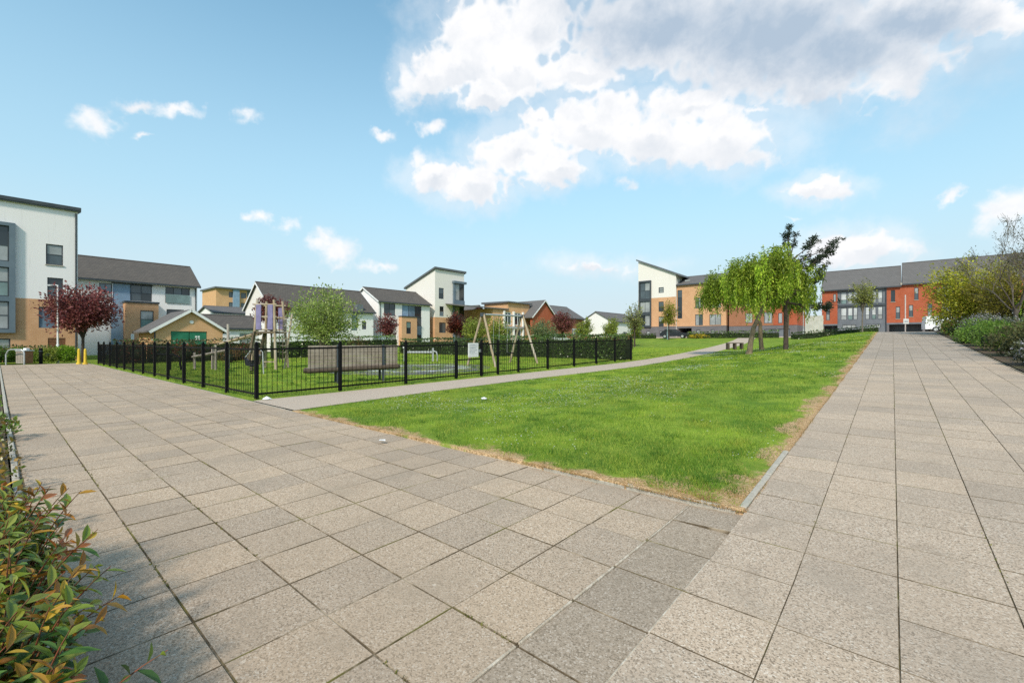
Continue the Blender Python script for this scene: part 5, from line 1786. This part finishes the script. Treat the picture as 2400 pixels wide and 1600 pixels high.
bare_tree('bare_tree', 'nearly bare tree with fine upright branches at the right edge', 30.5, -4.3, 4.7, 61, 3)
bare_tree('bare_tree', 'second bare-branched tree cut off by the right edge', 26.5, -4.9, 4.0, 63, 3)
hedge('hedge', 'bright green clipped hedge behind the bare tree on the right', 32.5, -5.4, 44.0, -5.4, 1.2, 1.75, 130, .10, [(.13, .23, .015), (.19, .30, .02), (.09, .16, .015)])
GREY = [(.13, .15, .08), (.19, .20, .12), (.09, .11, .05)]
LIL = [(.46, .44, .50), (.38, .37, .44), (.52, .50, .52)]
RB = [((30.5, -3.2), .95, 1.0, GREY, 900, 'grey-leaved shrub with pale lilac flowers beside the top of the walkway'),
      ((33.0, -3.4), .95, 1.1, GREY, 800, 'pale-flowered grey shrub below the olive tree'),
      ((27.8, -3.6), .9, .95, GREY, 700, 'pale-flowered grey shrub in front of the bright hedge'),
      ((16.6, -2.85), .60, .62, GREY, 600, 'lilac-white flowering shrub nearest the right edge')]
for (p_, r_, h_, c_, nf, lab) in RB:
    shrub('flowering_shrub', lab, 'shrub', p_[0], p_[1], r_ * 1.15, r_, h_ * 1.1, 2600, .07, c_, flowers=(nf, .045, LIL), group='pale flowering shrubs')
GS = [((24.8, -2.95), .75, .70, MG, 'fresh green shrub spilling towards the walkway'), ((22.3, -2.95), .75, .62, MG, 'green shrub at the kerb in the middle of the right bed'),
      ((19.6, -3.0), .78, .68, [(.12, .13, .05), (.17, .17, .06), (.10, .09, .04)], 'olive-brown shrub at the kerb'), ((17.9, -3.9), .9, .9, MG + GREY, 'grey-green shrub behind the lilac one'),
      ((21.0, -4.2), 1.0, .95, [(.14, .16, .07), (.19, .20, .09)], 'pale olive shrub under the second bare tree'), ((35.6, -2.9), .7, .7, RD[2:] + MG, 'reddish low shrub near the crest of the walkway'),
      ((39.0, -3.1), .9, .8, DG, 'dark green shrub at the crest of the walkway'), ((24.3, -4.4), .9, 1.0, MG, 'rounded mid-green shrub in the middle of the right bed'), ((14.9, -3.1), .62, .55, [(.12, .11, .05), (.16, .15, .06)], 'low brown shrub cut by the right edge'),
      ((27.2, -2.75), .6, .5, MG, 'small fresh green shrub at the kerb below the flowering ones')]
for (p_, r_, h_, c_, lab) in GS:
    shrub('low_shrub', lab, 'shrub', p_[0], p_[1], r_ * 1.3, r_ * 1.1, h_ * 1.4, 4000, .075, c_, group='low shrubs in the right bed')

# far low hedges, flowers, left shrubs
hedge('hedge', 'low dark hedge at the foot of the slant-roofed flats', 70.5, 29.5, 70.5, 37.0, .8, .75, 40, .2, DG)
hedge('hedge', 'low hedge at the foot of the buff-brick flats', 71.0, 12.0, 71.0, 24.5, .8, .9, 40, .2, DG + MG)
hedge('hedge', 'low clipped hedge in front of the red terrace', 66.0, 1.2, 66.0, 9.8, .8, .75, 40, .2, DG)
shrub('low_shrub', 'yellow flowering shrub below the buff-brick flats', 'shrub', 69.6, 22.2, 1.6, .6, .6, 700, .16, [(.62, .42, .02), (.5, .36, .03), (.2, .22, .03)])
hedge('hedge', 'dark low hedge at the foot of the white apartment block', -8.0, 43.4, 3.6, 43.4, .9, .95, 60, .12, DG)
for i, (u, v, r_, h_, c_, lab) in enumerate(((2.95, 40.2, .75, .95, [(.13, .24, .015), (.19, .31, .02)], 'bright lime shrub beside the yellow bollards'), (2.2, 40.6, .7, .85, YG, 'yellow variegated shrub at the lamp post'), (1.6, 41.0, .6, .8, YG + MG, 'yellow-green shrub between bin and lamp post'),
                                             (-.1, 41.5, .9, 1.05, DG + MG, 'dark green shrub behind the cycle hoop'), (.85, 41.8, .6, .85, MG, 'mid-green shrub behind the timber bin'))):
    shrub('low_shrub', lab, 'shrub', u, v, r_ * 1.15, r_ * .85, h_, 2200, .10, c_, group='shrubs at the end of the plaza')

# ------------------------------------------------------------------ street furniture
def lamp_post(label, u, v, h, m='galvanised', arm=.35, group=None):
    t = thing('lamp_post', label, 'lamp post', WG(u, v), YAW, group)
    MB().tube([(0, 0, -.1), (0, 0, 1.1), (0, 0, 1.12), (0, 0, h)], [.075, .075, .048, .04], 10).build('column', m, t)
    MB().tube([(0, 0, h - .03), (-arm * .5, 0, h + .02), (-arm, 0, h)], .022, 8).build('arm', m, t)
    MB().bbox(-arm - .3, -arm + .06, -.09, .09, h - .06, h + .03, .02).build('lantern', 'galvanised', t)
    MB().box(-arm - .26, -arm + .02, -.07, .07, h - .075, h - .055).build('lens', 'glass_blind_sheen', t)
    return t


lamp_post('slim pale lamp post in front of the white apartment block', 2.61, 41.0, 4.95, 'white_paint')
lamp_post('slim lamp post in front of the slant-roofed flats', 67.1, 26.2, 4.2, 'white_paint', .25)
lamp_post('slim lamp post behind the willow trunks', 71.5, 9.2, 4.0, 'galvanised', .25)

hp_ = thing('cycle_hoop', 'grey steel cycle hoop at the end of the plaza', 'cycle stand', W(.62, 37.9), YAW)
MB().tube([(-.38, 0, -.1), (-.38, 0, .55), (-.26, 0, .78), (-.1, 0, .84), (.5, 0, .84), (.62, 0, .74), (.66, 0, .6), (.66, 0, -.1)], .034, 10).build('hoop', 'galvanised', hp_)
bi = thing('litter_bin', 'timber-clad litter bin beside the cycle hoop', 'bin', W(1.1, 38.2), YAW)
MB().bbox(-.24, .24, -.24, .24, .02, .74, .02).build('body', 'brown_wood', bi)
for k in range(5):
    MB().bbox(-.235 + .096 * k, -.15 + .096 * k, -.268, -.243, .04, .72, .004).build('slat', 'timber_grey', bi)
MB().bbox(-.28, .28, -.28, .28, .74, .80, .015).build('lid', 'galvanised', bi)
MB().bbox(-.02, .18, -.1, .1, .80, .92, .02).build('ashtray', 'white_paint', bi)
bo = thing('bollard', 'black bollard standing among the shrubs at the end of the plaza', 'bollard', W(1.75, 38.6), YAW)
MB().tube([(0, 0, -.1), (0, 0, .82), (0, 0, .86), (0, 0, .92)], [.085, .085, .095, .07], 12).build('shaft', 'black_paint', bo)
MB().tube([(0, 0, .70), (0, 0, .75)], .088, 12).build('band', 'dark_metal', bo)
for (u, v, lab) in ((3.11, 35.5, 'yellow bollard furthest from the black railing end'), (3.32, 34.9, 'yellow bollard close to the black railing end')):
    y_ = thing('bollard', lab, 'bollard', W(u, v), YAW, 'yellow bollards')
    MB().tube([(0, 0, -.1), (0, 0, .78), (0, 0, .86), (0, 0, .89)], [.075, .06, .05, .02], 12).build('shaft', 'yellow_paint', y_)
    MB().tube([(0, 0, .0), (0, 0, .1)], [.12, .11], 12).build('base', 'yellow_paint', y_)

# backless bench on the lawn by the path
lb = thing('lawn_bench', 'small dark backless bench beside the path under the willows', 'bench', WG(38.6, 9.6), R(40))
for k in range(3):
    MB().bbox(-.62, .62, -.2 + .14 * k, -.08 + .14 * k, .50, .56, .01).build('seat_slat', 'beam_brown', lb)
for x in (-.55, 0, .55):
    MB().bbox(x - .07, x + .07, -.18, .2, -.1, .495, .01).build('leg', 'beam_brown', lb)

# sign pole at the crest
sg = thing('sign_post', 'pale thin pole with small white box sign at the crest of the walkway', 'sign', WG(41.4, -.68), YAW)
MB().tube([(0, 0, -.1), (0, 0, 2.62)], .036, 10).build('pole', 'pole_pink', sg)
MB().bbox(-.19, .19, -.075, -.047, .60, .95, .01).build('sign_plate', 'sign_white', sg)
MB().box(-.12, .12, -.079, -.076, .72, .80).build('lettering', 'sign_ink', sg)


def car(label, u, v, dz, rz, m, group='parked cars', s=1.0, van=False):
    t = thing('parked_car', label, 'van' if van else 'car', (-v, u, dz), rz, group)
    h = 1.95 if van else 1.45
    pr = [(-2.1, .35), (2.1, .35), (2.12, .7), (1.95, .85), (1.05, .95), (.45, h - .04), (-1.3, h), (-1.95, .95), (-2.12, .8)] if not van else [(-2.3, .35), (2.3, .35), (2.32, .8), (2.0, 1.0), (1.5, h - .08), (-2.2, h), (-2.32, .9)]
    MB().prism(pr, -.85, .85).build('body', m, t)
    gl = [(.95, .97), (.45, h - .12), (-1.2, h - .08), (-1.7, .97)] if not van else [(1.7, 1.1), (1.4, h - .2), (.5, h - .16), (.5, 1.1)]
    for y in (-.857, .857):
        MB().prism(gl, y - .004, y + .004).build('side_window', 'car_glass', t)
    MB().add([(.99, -.7, 1.0), (.99, .7, 1.0), (.5, .65, h - .1), (.5, -.65, h - .1)], [(0, 1, 2, 3)]).build('windscreen', 'car_glass', t, loc=(.03, 0, .02))
    for x in (-1.35, 1.35):
        for y in (-.8, .8):
            w_ = MB().tube([(x, y - .1, .32), (x, y + .1, .32)], .32, 16).build('wheel', 'tyre', t)
            MB().tube([(x, y - .11, .32), (x, y + .11, .32)], .19, 12).build('rim', 'galvanised', w_)
    for y in (-.6, .6):
        MB().bbox(2.08, 2.14, y - .14, y + .14, .66, .8, .01).build('headlight', 'glass_blind_sheen', t)
        MB().bbox(-2.15, -2.08, y - .12, y + .12, .72, .86, .01).build('tail_light', 'car_red', t)
    return t


car('dark car parked at the flats below the tall stair window', 71.8, 26.9, float(gz(71.8, 26.9)) - .03, R(12), 'car_dark')
car('white van half hidden by shrubs at the head of the walkway', 76.0, -5.2, float(gz(76, -5.2)) - .03, R(10), 'car_white', van=True)
car('white car seen over the hedge by the red-brick house', 47.5, 33.0, float(gz(47.5, 33)) - .1, R(95), 'car_white')
hedge('hedge', 'red-leaved low hedge above the playground hedge in front of the red-brick house', 34.0, 22.4, 38.5, 18.4, .8, 1.25, 90, .12, [(.30, .05, .03), (.22, .05, .03), (.40, .22, .10), (.14, .14, .03)])

# litter and daisies
for (u, v, s_, lab) in ((6.67, 6.49, .11, 'crumpled white litter lying on the lawn'), (3.22, 4.94, .06, 'small white scrap of litter on the plaza paving'), (3.92, 10.55, .16, 'white scrap at the foot of the railing corner')):
    q = MB()
    rr = random.Random(int(u * 100))
    n_ = 9
    vs = [(math.cos(6.283 * k / n_) * s_ * rr.uniform(.5, 1), math.sin(6.283 * k / n_) * s_ * rr.uniform(.4, .8), rr.uniform(.004, .03)) for k in range(n_)] + [(0, 0, s_ * .45), (s_ * .3, 0, s_ * .3)]
    q.add(vs, [(k, (k + 1) % n_, n_) for k in range(n_)] + [(0, 1, n_ + 1), (1, n_, n_ + 1)])
    tag(q.build('litter', 'litter_white', loc=WG(u, v, .012)), lab, 'litter', 'scraps of white litter')


def daisies():
    n = 26000
    u = 3.9 + 34 * NP.rand(n) ** 1.2
    v = 1.0 + 8.5 * NP.rand(n)
    k = (v < pl(u) - .1)
    k &= (vnoise(u, v, .55, 77) * .7 + vnoise(u, v, 2.2, 78) * .3) > .56 + .1 * NP.rand(n)
    u, v = u[k], v[k]
    n = len(u)
    d = np.hypot(u, v)
    P = np.stack([-v, u, gz(u, v) + NP.uniform(.03, .06, n)], 1)
    s_ = .010 * np.clip(d / 8, .8, 2.2) * NP.uniform(.6, 1.2, n)
    a = NP.uniform(0, 6.28, n)
    V = []
    Vv = np.empty((n, 6, 3))
    for i in range(6):
        Vv[:, i, 0] = P[:, 0] + np.cos(a + i * 1.047) * s_
        Vv[:, i, 1] = P[:, 1] + np.sin(a + i * 1.047) * s_
        Vv[:, i, 2] = P[:, 2] + NP.normal(0, .15, n) * s_
    F = np.arange(6 * n).reshape(n, 6)
    t = np.array([.70, .70, .66]) * NP.uniform(.8, 1.1, n)[:, None]
    yl = NP.rand(n) < .2
    t[yl] = (.62, .46, .04)
    o = addobj('daisies', fastmesh('daisies', Vv.reshape(-1, 3), F, 'petal', np.repeat(t, 6, 0)))
    stuff(tag(o, 'scattered white daisies in the lawn', 'flowers'))


daisies()

# ------------------------------------------------------------------ shrub in the near left corner
def leaf_shape(n=4):
    """lanceolate folded leaf along +x, unit length"""
    prof = [(0, 0), (.18, .11), (.42, .19), (.70, .15), (1.0, 0)]
    vs, fs = [], []
    for i, (x, w) in enumerate(prof):
        z = -.12 * x * x
        vs += [(x, -w, z + w * .45), (x, 0, z), (x, w, z + w * .45)]
    for i in range(4):
        a = i * 3
        fs += [(a, a + 1, a + 4, a + 3), (a + 1, a + 2, a + 5, a + 4)]
    return np.array(vs), fs


LV, LF = leaf_shape()


def near_bush():
    rr = random.Random(90)
    t = thing('corner_shrub', 'glossy green shrub with orange-bronze shoot tips in the near left corner', 'shrub', (-2.2, -.25, .0), 0)
    org = np.array([-2.2, -.25, 0.0])
    stems = MB()
    leaves = []            # pos, dir, normal, length, colour class
    pal = {'green': [(.070, .150, .026), (.10, .195, .036), (.048, .110, .022)], 'fresh': [(.20, .27, .035), (.27, .30, .045)], 'bronze': [(.50, .26, .03), (.55, .36, .04), (.42, .18, .03)], 'red': [(.42, .14, .04), (.34, .11, .03)]}
    for k in range(760):
        vb = rr.uniform(1.0, 3.6)
        ub = rr.uniform(-.6, .07)
        # height falls towards the near end, lean over the paving
        hh = rr.uniform(.22, .60) * (1.0 if vb > 1.8 else .85)
        lean_u = rr.uniform(-.04, .29) * (.5 if vb < 1.9 else 1.0) * (.6 + .5 * (ub + .75))
        lean_v = rr.uniform(-.18, .18)
        p0 = Vector((-vb, ub, -.02))
        p2 = Vector((-(vb + lean_v), ub + lean_u, hh))
        p1 = p0.lerp(p2, .5) + Vector((0, -.25 * lean_u, .08))
        pts = [p0 * (1 - w) ** 2 + p1 * 2 * w * (1 - w) + p2 * w * w for w in [i / 7 for i in range(8)]]
        stems.tube([tuple(np.array(q_) - org) for q_ in pts], [.0045, .0042, .004, .0036, .0032, .0028, .0022, .0014], 4, cap=False)
        tipc = rr.random()
        n_ = rr.randint(15, 22)
        for i in range(n_):
            w = .18 + .82 * (i + rr.uniform(-.3, .3)) / n_
            w = min(max(w, .1), 1.0)
            p = p0 * (1 - w) ** 2 + p1 * 2 * w * (1 - w) + p2 * w * w
            tn = ((p1 - p0) * (1 - w) + (p2 - p1) * w).normalized()
            a = i * 2.4 + rr.uniform(-.4, .4)
            e1 = tn.cross(Vector((0, 1, .2))).normalized()
            e2 = tn.cross(e1)
            rad = e1 * math.cos(a) + e2 * math.sin(a)
            up = .25 + .75 * max(0, w - .75) * 4
            d = (rad + tn * up + Vector((0, 0, -.12))).normalized()
            nm = (tn - d * tn.dot(d)).normalized()
            ln = rr.uniform(.05, .10) * (1 if w < .9 else .8)
            if w > .86:
                cc = 'bronze' if tipc < .45 else ('red' if tipc < .56 else 'fresh')
            elif w > .66:
                cc = 'fresh' if rr.random() < .45 else ('bronze' if rr.random() < .3 and tipc < .6 else 'green')
            else:
                cc = 'green' if rr.random() < .9 else 'fresh'
            leaves.append((p, d, nm, ln, cc))
    stems.build('stems', 'stem_red', t)
    # the leaves that show largest are leaves of their own
    S, C = math.sin(YAW), math.cos(YAW)

    def seen(l):
        p = l[0]
        u, v, z = p.y, -p.x, p.z
        d = C * u + S * v
        r_ = S * u - C * v
        if d < .3:
            return 9e9
        x, y = r_ / d, (z - 1.3) / d
        if x < -1.19 or y < -.80:
            return 9e9
        return math.sqrt(u * u + v * v + (1.3 - z) ** 2) - 1.2 * z - .6 * u
    leaves.sort(key=seen)
    base = {}
    for cc, cols_ in pal.items():
        for i, c_ in enumerate(cols_):
            tint = np.repeat(np.array(c_)[None], len(LV), 0) * np.array([1, .8, 1] * 5)[:, None]
            me = bpy.data.meshes.new('leaf')
            me.from_pydata([tuple(q_) for q_ in LV], [], LF)
            at_ = me.color_attributes.new('tint', 'FLOAT_COLOR', 'POINT')
            at_.data.foreach_set('color', np.concatenate([tint, np.ones((len(LV), 1))], 1).astype(np.float32).ravel())
            me.materials.append(MATS['leaf_gloss'])
            base[(cc, i)] = me

    def frame(d, nm):
        y_ = nm.cross(d).normalized()
        return Matrix((d, y_, nm)).transposed()
    for (p, d, nm, ln, cc) in leaves[:300]:
        o = bpy.data.objects.new('leaf', base[(cc, rr.randrange(len(pal[cc])))])
        col.objects.link(o)
        o.parent = t
        M = frame(d, nm).to_4x4()
        o.matrix_local = Matrix.Translation(p - Vector(org)) @ M @ Matrix.Scale(ln, 4)
    Vs, Fs, Ts = [], [], []
    k = 0
    lf = np.array(LF)
    for (p, d, nm, ln, cc) in leaves[300:]:
        M = np.array(frame(d, nm))
        Vs.append((LV * ln) @ M.T + (np.array(p) - org))
        Fs.append(lf + k)
        k += len(LV)
        c_ = np.array(rr.choice(pal[cc])) * math.exp(rr.gauss(0, .15))
        Ts.append(np.repeat(c_[None], len(LV), 0) * np.array([1, .8, 1] * 5)[:, None])
    o = addobj('foliage', fastmesh('foliage', np.concatenate(Vs), np.concatenate(Fs), 'leaf_gloss', np.concatenate(Ts)), t)
    stuff(o)


near_bush()
OB = [(.22, .13, .03), (.12, .16, .03), (.08, .12, .025), (.26, .17, .04)]
for i, (v, r_, h_, lab) in enumerate(((4.4, .5, .42, 'low orange-tinged shrub just beyond the corner shrub'), (5.6, .5, .34, 'second low orange-tinged shrub along the plaza edge'), (7.2, .55, .3, 'low green and orange shrub halfway along the left bed'), (9.0, .6, .36, 'low green shrub further along the left bed'), (11.5, .7, .45, 'furthest low shrub visible in the left bed'))):
    shrub('low_shrub', lab, 'shrub', -.42, v, .5, r_, h_, 1500, .06, OB if i < 3 else MG + OB[:1], rz=0, group='low shrubs in the left bed', gloss=True)
# dead leaves lying on the bed edge
n = 900
u = NP.uniform(-.3, .2, n); v = NP.uniform(3.2, 12, n)
P = np.stack([-v, u, np.full(n, .02) + NP.uniform(0, .015, n)], 1)
D = unit(np.stack([NP.normal(0, 1, n), NP.normal(0, 1, n), NP.normal(0, .15, n)], 1))
L = NP.uniform(.02, .05, n)
lv = crown_obj('fallen_leaves', None, P, D, L, L * .5, [(.22, .13, .06), (.15, .09, .04), (.30, .22, .12)], nrm=np.tile([0, 0, 1.0], (n, 1)) + NP.normal(0, .2, (n, 3)))
stuff(tag(lv, 'dry brown leaves scattered along the left edging', 'leaves'))
# tufts of moss and grass in the wider joints
n = 0
pts = []
for ln_ in (.597, 1.027, 1.457):
    for k in range(900):
        v = 1.25 + 9 * NP.rand() ** 1.6
        if vnoise(np.array([ln_ * 9.0]), np.array([v]), 1.6, 55)[0] > (.50 if ln_ < .7 else .62):
            pts.append((ln_ + NP.normal(0, .004), v))
for vv in VL[1:5]:
    for k in range(700):
        u = 1.6 + 12 * NP.rand() ** 1.5
        if vnoise(np.array([u]), np.array([vv * 9.0 + 30]), 1.3, 56)[0] > .58:
            pts.append((u, vv + NP.normal(0, .004)))
pts = np.array(pts)
n = len(pts)
P = np.stack([-pts[:, 1], pts[:, 0], gz(pts[:, 0], np.where(pts[:, 1] > 1.2, 50, pts[:, 1])) * (pts[:, 1] < 1.2) - .012], 1)
D = unit(np.stack([NP.normal(0, .7, n), NP.normal(0, .7, n), NP.uniform(.4, 1, n)], 1))
L = NP.uniform(.012, .028, n)
ms = crown_obj('moss_tufts', None, P, D, L, L * .45, [(.16, .17, .03), (.22, .21, .05), (.12, .12, .03), (.30, .26, .10)])
stuff(tag(ms, 'tufts of moss and weeds in the paving joints', 'moss'))
